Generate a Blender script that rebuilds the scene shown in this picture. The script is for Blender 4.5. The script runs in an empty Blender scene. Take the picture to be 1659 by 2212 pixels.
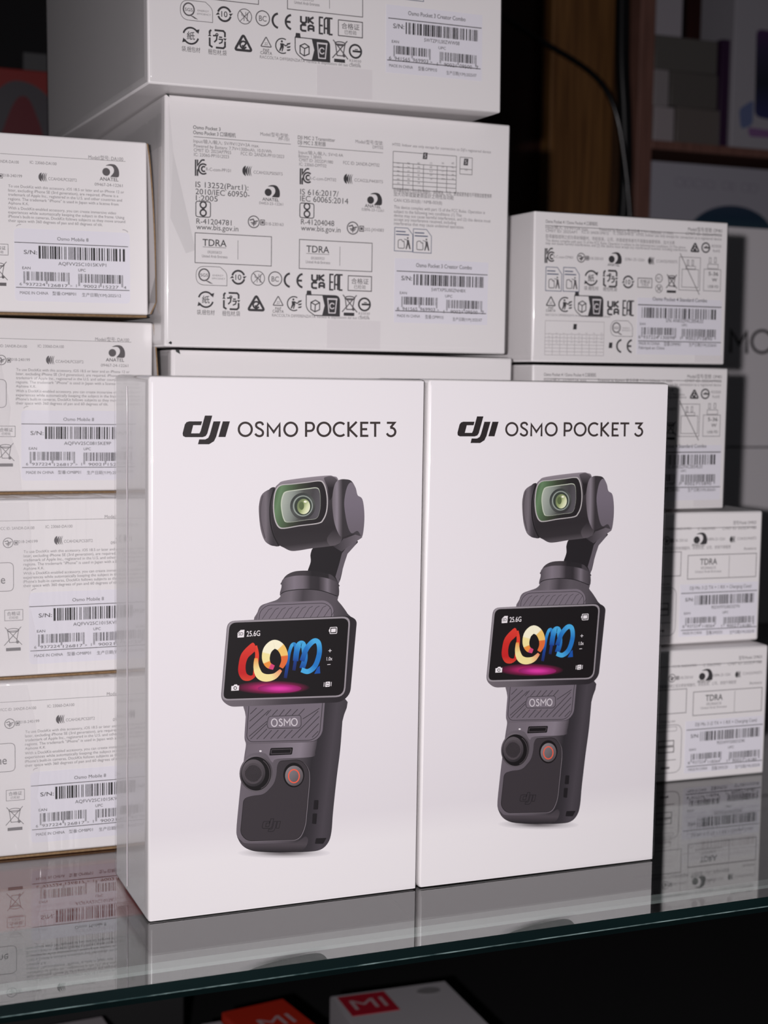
import bpy, bmesh, math, random
from mathutils import Vector, Matrix
from mathutils.geometry import tessellate_polygon

# ------------------------------------------------------------------ camera, light, world
W, H = 1659.0, 2212.0
FPX = 3234.77
CAM = Vector((-0.1250, -0.5255, 0.2008))
CR = (Matrix.Rotation(math.radians(-22.352), 3, 'Z') @ Matrix.Rotation(math.radians(-5.145), 3, 'X')
      @ Matrix.Rotation(math.radians(-0.862), 3, 'Y'))
scene = bpy.context.scene
col = scene.collection
cd = bpy.data.cameras.new('camera')
cd.sensor_fit = 'HORIZONTAL'; cd.sensor_width = 36.0; cd.lens = FPX / W * 36.0
cd.clip_start = 0.01; cd.clip_end = 20
cd.dof.use_dof = True; cd.dof.focus_distance = 0.565; cd.dof.aperture_fstop = 21.0
cam = bpy.data.objects.new('camera', cd); col.objects.link(cam)
m3 = Matrix((CR.col[0], CR.col[2], -CR.col[1])).transposed()
cam.matrix_world = Matrix.Translation(CAM) @ m3.to_4x4()
scene.camera = cam

world = bpy.data.worlds.new('world'); scene.world = world; world.use_nodes = True
bg = world.node_tree.nodes['Background']
bg.inputs[0].default_value = (0.86, 0.86, 1.0, 1); bg.inputs[1].default_value = 0.014

# phone flash, set back and turned right to even out its falloff: the one strong light, its shadows fall to the right
fl = bpy.data.lights.new('phone_flash', 'AREA'); fl.shape = 'DISK'; fl.size = 0.010
fl.energy = 3.15; fl.color = (1.0, 0.945, 0.972); fl.spread = math.radians(130)
flo = bpy.data.objects.new('phone_flash', fl); col.objects.link(flo)
_d = (CAM - Vector((0.2158, 0.0, 0.19))).normalized()
_aim = m3 @ Matrix.Rotation(math.radians(-21), 3, 'Y') @ Matrix.Rotation(math.radians(-8), 3, 'X')
flo.matrix_world = Matrix.Translation(CAM + _d * 0.10 + CR @ Vector((-0.032, 0.0, 0.007))) @ _aim.to_4x4()
# ceiling tube lamp of the shop, far above and behind the photographer
cl = bpy.data.lights.new('shop_ceiling_lamp', 'AREA'); cl.shape = 'RECTANGLE'; cl.size = 1.2; cl.size_y = 0.3
cl.energy = 1.0; cl.color = (0.95, 0.97, 1.0)
clo = bpy.data.objects.new('shop_ceiling_lamp', cl); col.objects.link(clo)
clo.location = (-0.5, -1.7, 1.9)
clo.rotation_euler = (Vector((0.05, 0.1, 0.1)) - clo.location).to_track_quat('-Z', 'Y').to_euler()

vs = scene.view_settings
scene.display_settings.display_device = 'sRGB'
vs.view_transform = 'Standard'; vs.look = 'None'; vs.gamma = 1.0; vs.use_curve_mapping = False
vs.exposure = 0.0
scene.cycles.max_bounces = 10; scene.cycles.transparent_max_bounces = 24
scene.cycles.caustics_reflective = False; scene.cycles.caustics_refractive = False
scene.cycles.sample_clamp_indirect = 4.0

# ------------------------------------------------------------------ helpers: pixels to rays
def ray(px, py):
    return (CR @ Vector(((px - W / 2) / FPX, 1.0, -(py - H / 2) / FPX)))
def at_y(px, py, Y):
    d = ray(px, py); t = (Y - CAM.y) / d.y
    return CAM + d * t
def at_z(px, py, Z):
    d = ray(px, py); t = (Z - CAM.z) / d.z
    return CAM + d * t
def lin(c):
    return tuple(((v / 255.0) / 12.92 if v <= 10.3 else ((v / 255.0 + 0.055) / 1.055) ** 2.4) for v in c)

# ------------------------------------------------------------------ materials
MAT = {}
def mat(name, rgb, rough=0.5, coat=0.0, noise=None, metal=0.0, spec=0.5):
    if name in MAT: return MAT[name]
    m = bpy.data.materials.new(name); m.use_nodes = True
    nt = m.node_tree; b = nt.nodes['Principled BSDF']
    b.inputs['Base Color'].default_value = (*lin(rgb), 1); b.inputs['Roughness'].default_value = rough
    b.inputs['Coat Weight'].default_value = coat; b.inputs['Metallic'].default_value = metal
    b.inputs['Specular IOR Level'].default_value = spec
    if noise:
        sc, rgb2, fac, stretch = noise
        tc = nt.nodes.new('ShaderNodeTexCoord'); mp = nt.nodes.new('ShaderNodeMapping')
        mp.inputs['Scale'].default_value = stretch
        nz = nt.nodes.new('ShaderNodeTexNoise'); nz.inputs['Scale'].default_value = sc; nz.inputs['Detail'].default_value = 5
        rp_ = nt.nodes.new('ShaderNodeMapRange'); rp_.inputs[1].default_value = 0.35; rp_.inputs[2].default_value = 0.65
        rp_.inputs[4].default_value = fac
        mx = nt.nodes.new('ShaderNodeMix'); mx.data_type = 'RGBA'
        mx.inputs[6].default_value = (*lin(rgb), 1); mx.inputs[7].default_value = (*lin(rgb2), 1)
        nt.links.new(tc.outputs['Object'], mp.inputs[0]); nt.links.new(mp.outputs[0], nz.inputs[0])
        nt.links.new(nz.outputs[0], rp_.inputs[0]); nt.links.new(rp_.outputs[0], mx.inputs[0])
        nt.links.new(mx.outputs[2], b.inputs['Base Color'])
    MAT[name] = m
    return m

def clear_mat(name, f0, rough, tint=(1, 1, 1), bump=None, wide=0.0):
    """thin clear sheet: passes light, mirrors by Schlick's law on either side"""
    m = bpy.data.materials.new(name); m.use_nodes = True
    nt = m.node_tree; nt.nodes.remove(nt.nodes['Principled BSDF']); out = nt.nodes['Material Output']
    lw = nt.nodes.new('ShaderNodeLayerWeight'); lw.inputs[0].default_value = 0.5
    pw = nt.nodes.new('ShaderNodeMath'); pw.operation = 'POWER'; pw.inputs[1].default_value = 5
    ma = nt.nodes.new('ShaderNodeMath'); ma.operation = 'MULTIPLY_ADD'
    ma.inputs[1].default_value = 1 - f0; ma.inputs[2].default_value = f0
    tr = nt.nodes.new('ShaderNodeBsdfTransparent'); tr.inputs[0].default_value = (*tint, 1)
    gl = nt.nodes.new('ShaderNodeBsdfGlossy'); gl.inputs['Roughness'].default_value = rough
    mx = nt.nodes.new('ShaderNodeMixShader')
    g1 = gl
    if wide:
        gw = nt.nodes.new('ShaderNodeBsdfGlossy'); gw.inputs['Roughness'].default_value = wide
        m2 = nt.nodes.new('ShaderNodeMixShader'); m2.inputs[0].default_value = 0.4
        nt.links.new(gl.outputs[0], m2.inputs[1]); nt.links.new(gw.outputs[0], m2.inputs[2]); g1 = m2
    nt.links.new(lw.outputs['Facing'], pw.inputs[0]); nt.links.new(pw.outputs[0], ma.inputs[0])
    nt.links.new(ma.outputs[0], mx.inputs[0]); nt.links.new(tr.outputs[0], mx.inputs[1]); nt.links.new(g1.outputs[0], mx.inputs[2])
    nt.links.new(mx.outputs[0], out.inputs[0])
    if bump:
        sc, stretch, st, dist = bump
        tc = nt.nodes.new('ShaderNodeTexCoord'); mp = nt.nodes.new('ShaderNodeMapping'); mp.inputs['Scale'].default_value = stretch
        nz = nt.nodes.new('ShaderNodeTexNoise'); nz.inputs['Scale'].default_value = sc; nz.inputs['Detail'].default_value = 2
        bp = nt.nodes.new('ShaderNodeBump'); bp.inputs['Strength'].default_value = st; bp.inputs['Distance'].default_value = dist
        nt.links.new(tc.outputs['Object'], mp.inputs[0]); nt.links.new(mp.outputs[0], nz.inputs[0])
        nt.links.new(nz.outputs[0], bp.inputs['Height']); nt.links.new(bp.outputs[0], gl.inputs['Normal'])
    MAT[name] = m
    return m

WHITE = mat('white_card', (241, 238, 238), 0.42)
OFFW = mat('white_card_plain', (232, 228, 228), 0.5)
KRAFT = mat('kraft_card', (150, 122, 88), 0.8, noise=(900, (120, 94, 66), 0.7, (1, 1, 1)))
STICK = mat('sticker_paper', (236, 234, 242), 0.45)
SEAL = mat('seal_tape', (234, 230, 231), 0.35)
HOLE = mat('film_notch_shadow_gap', (40, 44, 44), 0.6)
FILM = clear_mat('shrink_film', 0.035, 0.03, (0.985, 0.985, 0.985), (1.0, (90, 90, 25), 0.10, 0.0012), 0.24)
FILMW = clear_mat('shrink_film_creased', 0.05, 0.05, (0.98, 0.98, 0.98), (1.0, (170, 60, 14), 0.45, 0.003), 0.3)
GLASS = clear_mat('shelf_glass', 0.22, 0.012, (0.90, 0.95, 0.93))
VEIL = bpy.data.materials.new('film_haze_veil'); VEIL.use_nodes = True
_n = VEIL.node_tree; _p = _n.nodes['Principled BSDF']; _p.inputs['Base Color'].default_value = (.9, .88, .9, 1); _p.inputs['Roughness'].default_value = .3; _p.inputs['Alpha'].default_value = .16
pm = bpy.data.materials.new('ink_print'); pm.use_nodes = True
_b = pm.node_tree.nodes['Principled BSDF']; _b.inputs['Roughness'].default_value = 0.45
_a = pm.node_tree.nodes.new('ShaderNodeVertexColor'); _a.layer_name = 'ink'
pm.node_tree.links.new(_a.outputs[0], _b.inputs['Base Color'])

# ------------------------------------------------------------------ helpers: objects
def link(name, me, material=None, parent=None):
    o = bpy.data.objects.new(name, me); col.objects.link(o)
    if material is not None: me.materials.append(material)
    if parent is not None: o.parent = parent
    return o
def thing(name, label, cat, loc=(0, 0, 0), rot=(0, 0, 0), group=None):
    o = bpy.data.objects.new(name, None); col.objects.link(o)
    o.empty_display_size = 0.02
    o.location = loc; o.rotation_euler = rot
    o['label'] = label; o['category'] = cat
    if group: o['group'] = group
    return o
def tag(o, label, cat, group=None):
    o['label'] = label; o['category'] = cat
    if group: o['group'] = group
    return o
def box_bm(bm, x0, x1, y0, y1, z0, z1):
    v = [bm.verts.new((x, y, z)) for x in (x0, x1) for y in (y0, y1) for z in (z0, z1)]
    for f in ((0, 1, 3, 2), (4, 6, 7, 5), (0, 4, 5, 1), (2, 3, 7, 6), (0, 2, 6, 4), (1, 5, 7, 3)):
        bm.faces.new([v[i] for i in f])
def boxmesh(name, x0, x1, y0, y1, z0, z1, bev=0.0, seg=2, smooth=True):
    bm = bmesh.new(); box_bm(bm, x0, x1, y0, y1, z0, z1)
    bmesh.ops.recalc_face_normals(bm, faces=bm.faces)
    if bev > 0:
        bmesh.ops.bevel(bm, geom=list(bm.edges), offset=bev, segments=seg, profile=0.5, affect='EDGES')
    me = bpy.data.meshes.new(name); bm.to_mesh(me); bm.free()
    if bev > 0 and smooth:
        big = set(sorted(range(len(me.polygons)), key=lambda i: -me.polygons[i].area)[:6])
        for i, p in enumerate(me.polygons): p.use_smooth = i not in big
    return me
def extrude_profile(name, pts, y0, y1, plane='xz'):
    """solid from an outline in x,z swept along y (or y,z swept along x)"""
    bm = bmesh.new()
    f = (lambda a, b, t: (a, t, b)) if plane == 'xz' else (lambda a, b, t: (t, a, b))
    va = [bm.verts.new(f(a, b, y0)) for a, b in pts]; vb = [bm.verts.new(f(a, b, y1)) for a, b in pts]
    n = len(pts)
    for i in range(n): bm.faces.new((va[i], va[(i + 1) % n], vb[(i + 1) % n], vb[i]))
    for vv in (va, vb):
        for t in tessellate_polygon([[Vector((a, b, 0)) for a, b in pts]]):
            bm.faces.new([vv[i] for i in t])
    bmesh.ops.recalc_face_normals(bm, faces=bm.faces)
    me = bpy.data.meshes.new(name); bm.to_mesh(me); bm.free()
    return me
def tube(name, pts, r, material, seg=8, parent=None):
    cu = bpy.data.curves.new(name, 'CURVE'); cu.dimensions = '3D'; cu.bevel_depth = r; cu.bevel_resolution = 2
    sp = cu.splines.new('NURBS'); sp.points.add(len(pts) - 1); sp.use_endpoint_u = True; sp.order_u = 4
    for p, q in zip(sp.points, pts): p.co = (*q, 1)
    o = bpy.data.objects.new(name, cu); me = bpy.data.meshes.new_from_object(o)
    bpy.data.objects.remove(o); bpy.data.curves.remove(cu)
    for p in me.polygons: p.use_smooth = True
    me.name = name
    return link(name, me, material, parent)

# ------------------------------------------------------------------ cartons as frames with a front plane
class Carton:
    def __init__(s, loc, yaw, roll, w, h):
        s.loc = Vector(loc); s.rot = (0, math.radians(roll), math.radians(yaw)); s.w = w; s.h = h
        s.R = Matrix.Rotation(s.rot[2], 3, 'Z') @ Matrix.Rotation(s.rot[1], 3, 'Y')
        s.Ri = s.R.inverted()
    def uv(s, px, py):
        o = s.Ri @ (CAM - s.loc); d = s.Ri @ ray(px, py); t = -o.y / d.y
        p = o + d * t
        return p.x, p.z

# ------------------------------------------------------------------ text glyphs
_tc = {}
def glyphs(txt, bold=0.0):
    k = (txt, bold)
    if k in _tc: return _tc[k]
    cu = bpy.data.curves.new('t', 'FONT'); cu.body = txt; cu.size = 1.0; cu.resolution_u = 3; cu.offset = 0.0 if 'M' in txt else min(bold * 0.4, 0.009)
    o = bpy.data.objects.new('t', cu); me = bpy.data.meshes.new_from_object(o)
    vsx = [(v.co.x, v.co.y) for v in me.vertices]; fs = [tuple(p.vertices) for p in me.polygons]
    bpy.data.objects.remove(o); bpy.data.curves.remove(cu); bpy.data.meshes.remove(me)
    if not vsx: vsx = [(0, 0), (1, 0), (0, 1)]; fs = []
    x0 = min(v[0] for v in vsx); x1 = max(v[0] for v in vsx)
    _tc[k] = ([((x - x0), y) for x, y in vsx], fs, x1 - x0)
    return _tc[k]

INK = lin((66, 64, 66)); GREY = lin((128, 124, 126)); BLK = lin((38, 36, 38)); MID = lin((96, 92, 94)); PALE = lin((176, 171, 172))
EPS0 = 4e-5; EPSL = 1.3e-5

def roundpoly(pts, r, n=5):
    out = []; N = len(pts)
    for i in range(N):
        p = pts[i]; rr = p[2] if len(p) > 2 else r
        a = Vector(pts[i - 1][:2]); b = Vector(p[:2]); c = Vector(pts[(i + 1) % N][:2])
        la = (a - b).length; lc = (c - b).length; d = min(rr, la * 0.48, lc * 0.48)
        if d < 1e-6: out.append((b.x, b.y)); continue
        p0 = b + (a - b) * (d / la); p1 = b + (c - b) * (d / lc)
        for k in range(n + 1):
            t = k / n; q = p0 * (1 - t) ** 2 + b * (2 * t * (1 - t)) + p1 * t * t
            out.append((q.x, q.y))
    return out
def spline(pts, closed=True, n=6):
    out = []; N = len(pts)
    rng = range(N) if closed else range(N - 1)
    for i in rng:
        g = (lambda j: Vector(pts[j % N])) if closed else (lambda j: Vector(pts[max(0, min(N - 1, j))]))
        p0, p1, p2, p3 = g(i - 1), g(i), g(i + 1), g(i + 2)
        for k in range(n):
            t = k / n
            q = 0.5 * ((2 * p1) + (p2 - p0) * t + (2 * p0 - 5 * p1 + 4 * p2 - p3) * t * t + (3 * p1 - p0 - 3 * p2 + p3) * t ** 3)
            out.append((q.x, q.y))
    if not closed: out.append(tuple(pts[-1]))
    return out
def ell(cx, cy, rx, ry, n=40, a0=0.0, a1=360.0, tilt=0.0):
    out = []; full = abs(a1 - a0) >= 360
    for k in range(n + (0 if full else 1)):
        a = math.radians(a0 + (a1 - a0) * k / n); x = rx * math.cos(a); y = ry * math.sin(a)
        t = math.radians(tilt); out.append((cx + x * math.cos(t) - y * math.sin(t), cy + x * math.sin(t) + y * math.cos(t)))
    return out

class Ink:
    """flat print on a carton front; traced points go through a view T into picture pixels, then onto the front plane"""
    def __init__(s, carton, sx=1.0, ox=0.0, oy=0.0):
        s.c = carton; s.v = []; s.f = []; s.k = []; s.sx = sx; s.ox = ox; s.oy = oy; s.lay = 0; s.col = INK; s.n = 0
    def view(s, ox, oy, sx): s.ox, s.oy, s.sx = ox, oy, sx; return s
    def uv(s, x, y): return s.c.uv(s.ox + x / s.sx, s.oy + y / s.sx)
    def off(s): return -(EPS0 + EPSL * s.lay + 4e-7 * (s.n % 30))
    def scale(s, x, y):
        a = s.uv(x, y); b = s.uv(x + 10, y); return abs(b[0] - a[0]) / 10.0
    def _tri(s, pts_uv, cols):
        n = len(s.v); e = s.off()
        for (u, v), c in zip(pts_uv, cols): s.v.append((u, e, v)); s.k.append(c)
        s.f.append(tuple(range(n, n + len(pts_uv))))
    def poly(s, pts, c=None, grad=None, uvspace=False):
        """filled outline; grad=(dirx,diry,[(t,rgb255)...]) along the traced coordinates"""
        s.n += 1
        tris = tessellate_polygon([[Vector((p[0], p[1], 0)) for p in pts]])
        mp = (lambda p: p) if uvspace else (lambda p: s.uv(p[0], p[1]))
        if not grad:
            c = s.col if c is None else c
            for t in tris: s._tri([mp(pts[i]) for i in t], [c] * 3)
            return
        dx, dy, st = grad; st = [(t, lin(q)) for t, q in st]
        def colr(t):
            if t <= st[0][0]: return st[0][1]
            for (a, ca), (b, cb) in zip(st, st[1:]):
                if t <= b:
                    k = (t - a) / (b - a); return tuple(ca[i] + (cb[i] - ca[i]) * k for i in range(3))
            return st[-1][1]
        cuts = [t for t, _ in st]
        for t in tris:
            P = [pts[i][:2] for i in t]
            lo = min(p[0] * dx + p[1] * dy for p in P); hi = max(p[0] * dx + p[1] * dy for p in P)
            ed = [lo] + [q for q in cuts if lo + 1e-6 < q < hi - 1e-6] + [hi]
            for a, b in zip(ed, ed[1:]):
                Q = P
                for lim, sg in ((a, 1), (b, -1)):
                    R = []
                    for i in range(len(Q)):
                        p, q = Q[i - 1], Q[i]
                        fp = (p[0] * dx + p[1] * dy - lim) * sg; fq = (q[0] * dx + q[1] * dy - lim) * sg
                        if (fp >= -1e-9) != (fq >= -1e-9):
                            k = fp / (fp - fq); R.append((p[0] + (q[0] - p[0]) * k, p[1] + (q[1] - p[1]) * k))
                        if fq >= -1e-9: R.append(q)
                    Q = R
                    if len(Q) < 3: break
                if len(Q) >= 3: s._tri([mp(p) for p in Q], [colr(p[0] * dx + p[1] * dy) for p in Q])
    def line(s, pts, w, c=None, closed=False, uvspace=False, cols=None, ws=None):
        """ribbon along a path"""
        c = s.col if c is None else c; s.n += 1
        P = [Vector(p[:2]) for p in pts]; N = len(P); L = []
        for i in range(N):
            a = P[i - 1] if (i or closed) else P[i]; b = P[(i + 1) % N] if (i < N - 1 or closed) else P[i]
            d = (b - P[i]).normalized() + (P[i] - a).normalized()
            if d.length < 1e-6: d = b - a
            if d.length < 1e-12: d = Vector((1, 0))
            d.normalize(); n = Vector((-d.y, d.x))
            k = 1.0
            if (i and i < N - 1) or closed:
                e = (P[(i + 1) % N] - P[i])
                if e.length > 1e-12:
                    e.normalize(); k = 1 / max(0.45, abs(n.dot(Vector((-e.y, e.x)))))
            hw = (ws[i] if ws else w) / 2
            L.append((P[i] + n * hw * k, P[i] - n * hw * k))
        mp = (lambda p: (p.x, p.y)) if uvspace else (lambda p: s.uv(p.x, p.y))
        for i in range(N if closed else N - 1):
            j = (i + 1) % N
            ca, cb = (cols[i], cols[j]) if cols else (c, c)
            s._tri([mp(L[i][0]), mp(L[j][0]), mp(L[j][1]), mp(L[i][1])], [ca, cb, cb, ca])
    def glow(s, cx, cy, rx, ry, cin, cout, n=36):
        s.n += 1
        r1 = [ell(cx, cy, rx * k, ry * k, n) for k in (0.0, 0.35, 0.65, 1.0)]
        mixs = [1.0, 0.75, 0.3, 0.0]
        for a in range(3):
            for i in range(n):
                j = (i + 1) % n
                ca = tuple(cout[q] + (cin[q] - cout[q]) * mixs[a] for q in range(3)); cb = tuple(cout[q] + (cin[q] - cout[q]) * mixs[a + 1] for q in range(3))
                s._tri([s.uv(*r1[a][i]), s.uv(*r1[a][j]), s.uv(*r1[a + 1][j]), s.uv(*r1[a + 1][i])], [ca, ca, cb, cb])
    def rect(s, x0, y0, x1, y1, c=None, outline=0.0, r=0.0):
        """upright rectangle on the carton: corners at top-left x0,y0, width to x1, height to y1"""
        u0, v1 = s.uv(x0, y0); u1, _ = s.uv(x1, y0); _, v0 = s.uv(x0, y1)
        P = [(u0, v0), (u1, v0), (u1, v1), (u0, v1)]
        m = s.scale(x0, y0)
        if r: P = roundpoly(P, r * m, 4)
        if outline: s.line(P, outline * m, c, closed=True, uvspace=True)
        else: s.poly(P, c, uvspace=True)
    def text(s, txt, x0, x1, base, h=None, c=None, bold=0.0):
        """text from x0 to x1 on a baseline that starts at base; h = height of capitals"""
        c = s.col if c is None else c
        V, Fc, wd = glyphs(txt, bold)
        u0, v0 = s.uv(x0, base); u1, _ = s.uv(x1, base)
        sx = (u1 - u0) / max(wd, 1e-6); sy = (h * s.scale(x0, base) / 0.727) if h else sx
        if len(txt) == 1: sx = sy * 1.25
        n = len(s.v); e = s.off()
        for x, y in V: s.v.append((u0 + x * sx, e, v0 + y * sy)); s.k.append(c)
        for f in Fc: s.f.append(tuple(n + i for i in f))
    # ---- small symbols, drawn upright on the carton around a traced centre; size in traced units
    def loc(s, cx, cy, pts):
        u, v = s.uv(cx, cy); m = s.scale(cx, cy)
        return [(u + x * m, v + y * m) for x, y in pts]
    def lp(s, cx, cy, pts, c=None): s.poly(s.loc(cx, cy, pts), c, uvspace=True)
    def ls(s, cx, cy, pts, w, c=None, closed=False): s.line(s.loc(cx, cy, pts), w * s.scale(cx, cy), c, closed, True)
    def ring(s, cx, cy, r, w, c=None): s.ls(cx, cy, ell(0, 0, r, r, 28), w, c, True)
    def ltext(s, txt, cx, cy, w, h, c=None, bold=0.0):
        V, Fc, wd = glyphs(txt, bold); u, v = s.uv(cx, cy); m = s.scale(cx, cy)
        c = s.col if c is None else c
        ys = [q[1] for q in V]; y0, y1 = min(ys), max(ys)
        n = len(s.v); e = s.off()
        for x, y in V:
            s.v.append((u + (x / wd - 0.5) * w * m, e, v + ((y - y0) / max(1e-6, y1 - y0) - 0.5) * h * m)); s.k.append(c)
        for f in Fc: s.f.append(tuple(n + i for i in f))
    def build(s, name, parent=None):
        me = bpy.data.meshes.new(name); me.from_pydata(s.v, [], s.f)
        at = me.color_attributes.new('ink', 'FLOAT_COLOR', 'POINT')
        flat = []
        for c in s.k: flat += [c[0], c[1], c[2], 1.0]
        at.data.foreach_set('color', flat)
        me.materials.append(pm)
        if parent is None: return me
        return link(name, me, None, parent)

# symbols
def anatel(I, cx, cy, r, num=None, tw=None):
    """filled disc, sweeping wing and the word below; cx,cy centre of disc"""
    I.lp(cx, cy, ell(0, 0, r, r, 24))
    wing = spline([(-r * .1, r * 1.55), (r * 1.0, r * 2.0), (r * 2.3, r * 1.9), (r * 3.1, r * 1.0), (r * 3.35, -r * .1), (r * 3.1, -r * 1.15),
                   (r * 1.6, -r * 1.2), (r * 1.1, -r * 1.15), (r * 1.9, -r * .1), (r * 1.95, r * .9), (r * 1.3, r * 1.55)], True, 4)
    I.lp(cx, cy, wing)
def ncc(I, cx, cy, r):
    for x, w in ((-.42, .62), (.04, .34), (.42, .24), (.74, .16)):
        P = ell(r * (x + .5), 0, r * .72, r * 1.05, 14, 122, 238); n = len(P)
        u, v = I.uv(cx, cy); m = I.scale(cx, cy)
        I.line([(u + a * m, v + b * m) for a, b in P], 0, None, False, True, None, [max(.02, math.sin(math.pi * (k + .3) / (n - .4))) * w * r * m for k in range(n)])
def giteki(I, cx, cy, r, w):
    I.ring(cx, cy, r, w)
    I.ls(cx, cy, [(-r * .75, r * .25), (-r * .1, r * .45), (r * .1, r * .05), (r * .75, r * .2)], w * 1.2)
    for y, a in ((-.15, .55), (-.38, .38)): I.ls(cx, cy, [(-r * a, r * y), (r * a, r * y)], w)
    I.ls(cx, cy, [(0, r * .1), (0, -r * .75)], w)
    I.ls(cx, cy, [(r * 1.25, -r * .45), (r * 1.25, r * .4), (r * 1.95, r * .4), (r * 1.95, -r * .45)], w * .8, None, True)
    I.lp(cx, cy, [(r * 1.4, -r * .25), (r * 1.8, -r * .25), (r * 1.8, r * .2), (r * 1.4, r * .2)])
def kc(I, cx, cy, h, w):
    a = h / 2
    I.ls(cx, cy, [(-a * .55, a), (-a * .55, -a)], w); I.ls(cx, cy, [(-a * .3, a), (-a * .3, a * .3), (a * .25, a)], w)
    I.ls(cx, cy, [(-a * .3, -a), (-a * .3, -a * .3), (-a * .1, -a * .1)], w); I.ls(cx, cy, ell(a * .45, -a * .1, a * .6, a * .62, 16, 50, 310), w)
    I.ls(cx, cy, ell(a * .5, -a * .1, a * .28, a * .3, 12, 50, 310), w); I.ls(cx, cy, [(a * .25, a), (a * .62, a)], w)
def weee(I, cx, cy, s, w):
    I.ls(cx, cy, [(-s * .5, s * .55), (s * .55, -s * .6)], w); I.ls(cx, cy, [(s * .5, s * .55), (-s * .55, -s * .6)], w)
    I.ls(cx, cy, [(-s * .33, s * .3), (-s * .22, -s * .42), (s * .2, -s * .42), (s * .33, s * .3)], w, None, True)
    I.ls(cx, cy, ell(0, s * .34, s * .36, s * .12, 14), w, None, True); I.lp(cx, cy, ell(s * .27, -s * .42, s * .09, s * .09, 10))
def bar(I, cx, cy, w, h): I.lp(cx, cy, [(-w / 2, -h / 2), (w / 2, -h / 2), (w / 2, h / 2), (-w / 2, h / 2)])
def recycle(I, cx, cy, r, w, txt, sq=False):
    if sq:
        I.ls(cx, cy, [(-r * .35, r), (r * .75, r), (r * .95, r * .8), (r * .95, r * .3)], w)
        I.ls(cx, cy, [(r * .95, -r * .2), (r * .95, -r * .8), (r * .75, -r), (-r * .2, -r)], w)
        I.ls(cx, cy, [(-r * .6, -r), (-r * .95, -r * .8), (-r * .95, r * .1)], w); I.ls(cx, cy, [(-r * .95, r * .5), (-r * .95, r * .8), (-r * .75, r)], w)
        for x, y, d in ((r * .95, r * .15, -1), (-r * .95, r * .25, 1)):
            I.lp(cx, cy, [(x - r * .22, y), (x + r * .22, y), (x, y + d * r * .3)])
        I.ls(cx, cy, [(-r * .55, r * .35), (-r * .05, r * .4), (-r * .1, -r * .1), (-r * .4, -r * .4)], w * .8); I.ls(cx, cy, ell(-r * .05, r * .5, r * .14, r * .14, 8), w * .5, None, True)
        I.ls(cx, cy, [(r * .2, r * .25), (r * .6, r * .25)], w * .7); I.ls(cx, cy, [(r * .15, 0), (r * .65, 0), (r * .55, -r * .35), (r * .2, -r * .5)], w * .7)
    else:
        I.ls(cx, cy, ell(0, 0, r, r, 18, 30, 165), w); I.ls(cx, cy, ell(0, 0, r, r, 18, 210, 345), w)
        I.lp(cx, cy, [(r * .6, r * .75), (r * 1.15, r * .9), (r * 1.0, r * .3)]); I.lp(cx, cy, [(-r * .6, -r * .75), (-r * 1.15, -r * .9), (-r * 1.0, -r * .3)])
        if txt: I.ltext(txt, cx, cy, r * 1.05, r * 1.05, None, 0.015)
def ten(I, cx, cy, r):
    I.ls(cx, cy, ell(0, 0, r * .88, r * .88, 20, 20, 165), r * .26); I.ls(cx, cy, ell(0, 0, r * .88, r * .88, 20, 200, 345), r * .26)
    I.lp(cx, cy, [(r * .6, r * .1), (r * 1.2, r * .2), (r * .85, -r * .2)]); I.lp(cx, cy, [(-r * .6, -r * .1), (-r * 1.2, -r * .2), (-r * .85, r * .2)])
    I.ltext('10', cx, cy, r * .85, r * .75, None, 0.03)
def nofood(I, cx, cy, r, w):
    I.ring(cx, cy, r, w); I.ls(cx, cy, [(-r * .7, r * .7), (r * .7, -r * .7)], w); I.ls(cx, cy, [(r * .7, r * .7), (-r * .7, -r * .7)], w * .8)
    I.ls(cx, cy, [(-r * .45, r * .6), (-r * .4, r * .1), (-r * .1, 0), (r * .15, r * .15), (r * .15, r * .6)], w * .8); I.ls(cx, cy, [(-r * .1, 0), (-r * .1, -r * .6)], w * .8)
    I.ls(cx, cy, [(r * .45, r * .55), (r * .35, 0), (r * .35, -r * .6)], w)
def ce(I, cx, cy, r, w):
    I.ls(cx, cy, ell(-r * .75, 0, r, r, 18, 100, 260), w); I.ls(cx, cy, ell(r * 1.25, 0, r, r, 18, 100, 260), w); I.ls(cx, cy, [(r * .3, 0), (r * 1.0, 0)], w)
def ukca(I, cx, cy, a, b, w):
    I.ls(cx, cy, [(-a, b), (-a, b * .25), (-a * .8, b * .1), (-a * .35, b * .1), (-a * .15, b * .25), (-a * .15, b)], w)
    I.ls(cx, cy, [(a * .2, b), (a * .2, b * .1)], w); I.ls(cx, cy, [(a, b), (a * .25, b * .55), (a, b * .1)], w)
    I.ls(cx, cy, [(-a * .15, -b * .2), (-a * .8, -b * .2), (-a, -b * .35), (-a, -b * .85), (-a * .8, -b), (-a * .15, -b)], w)
    I.ls(cx, cy, [(a * .2, -b), (a * .2, -b * .35), (a * .4, -b * .2), (a * .8, -b * .2), (a, -b * .35), (a, -b)], w); I.ls(cx, cy, [(a * .2, -b * .65), (a, -b * .65)], w)
def eac(I, cx, cy, a, b, w):
    I.ls(cx, cy, [(-a * .45, b), (-a, b), (-a, -b), (-a * .45, -b)], w); I.ls(cx, cy, [(-a, 0), (-a * .5, 0)], w)
    I.ls(cx, cy, [(-a * .25, -b), (-a * .25, b * .8), (0, b), (a * .25, b), (a * .25, -b)], w); I.ls(cx, cy, [(-a * .25, -b * .3), (a * .25, -b * .3)], w)
    I.ls(cx, cy, [(a, b), (a * .5, b), (a * .5, -b), (a, -b)], w)
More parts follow.
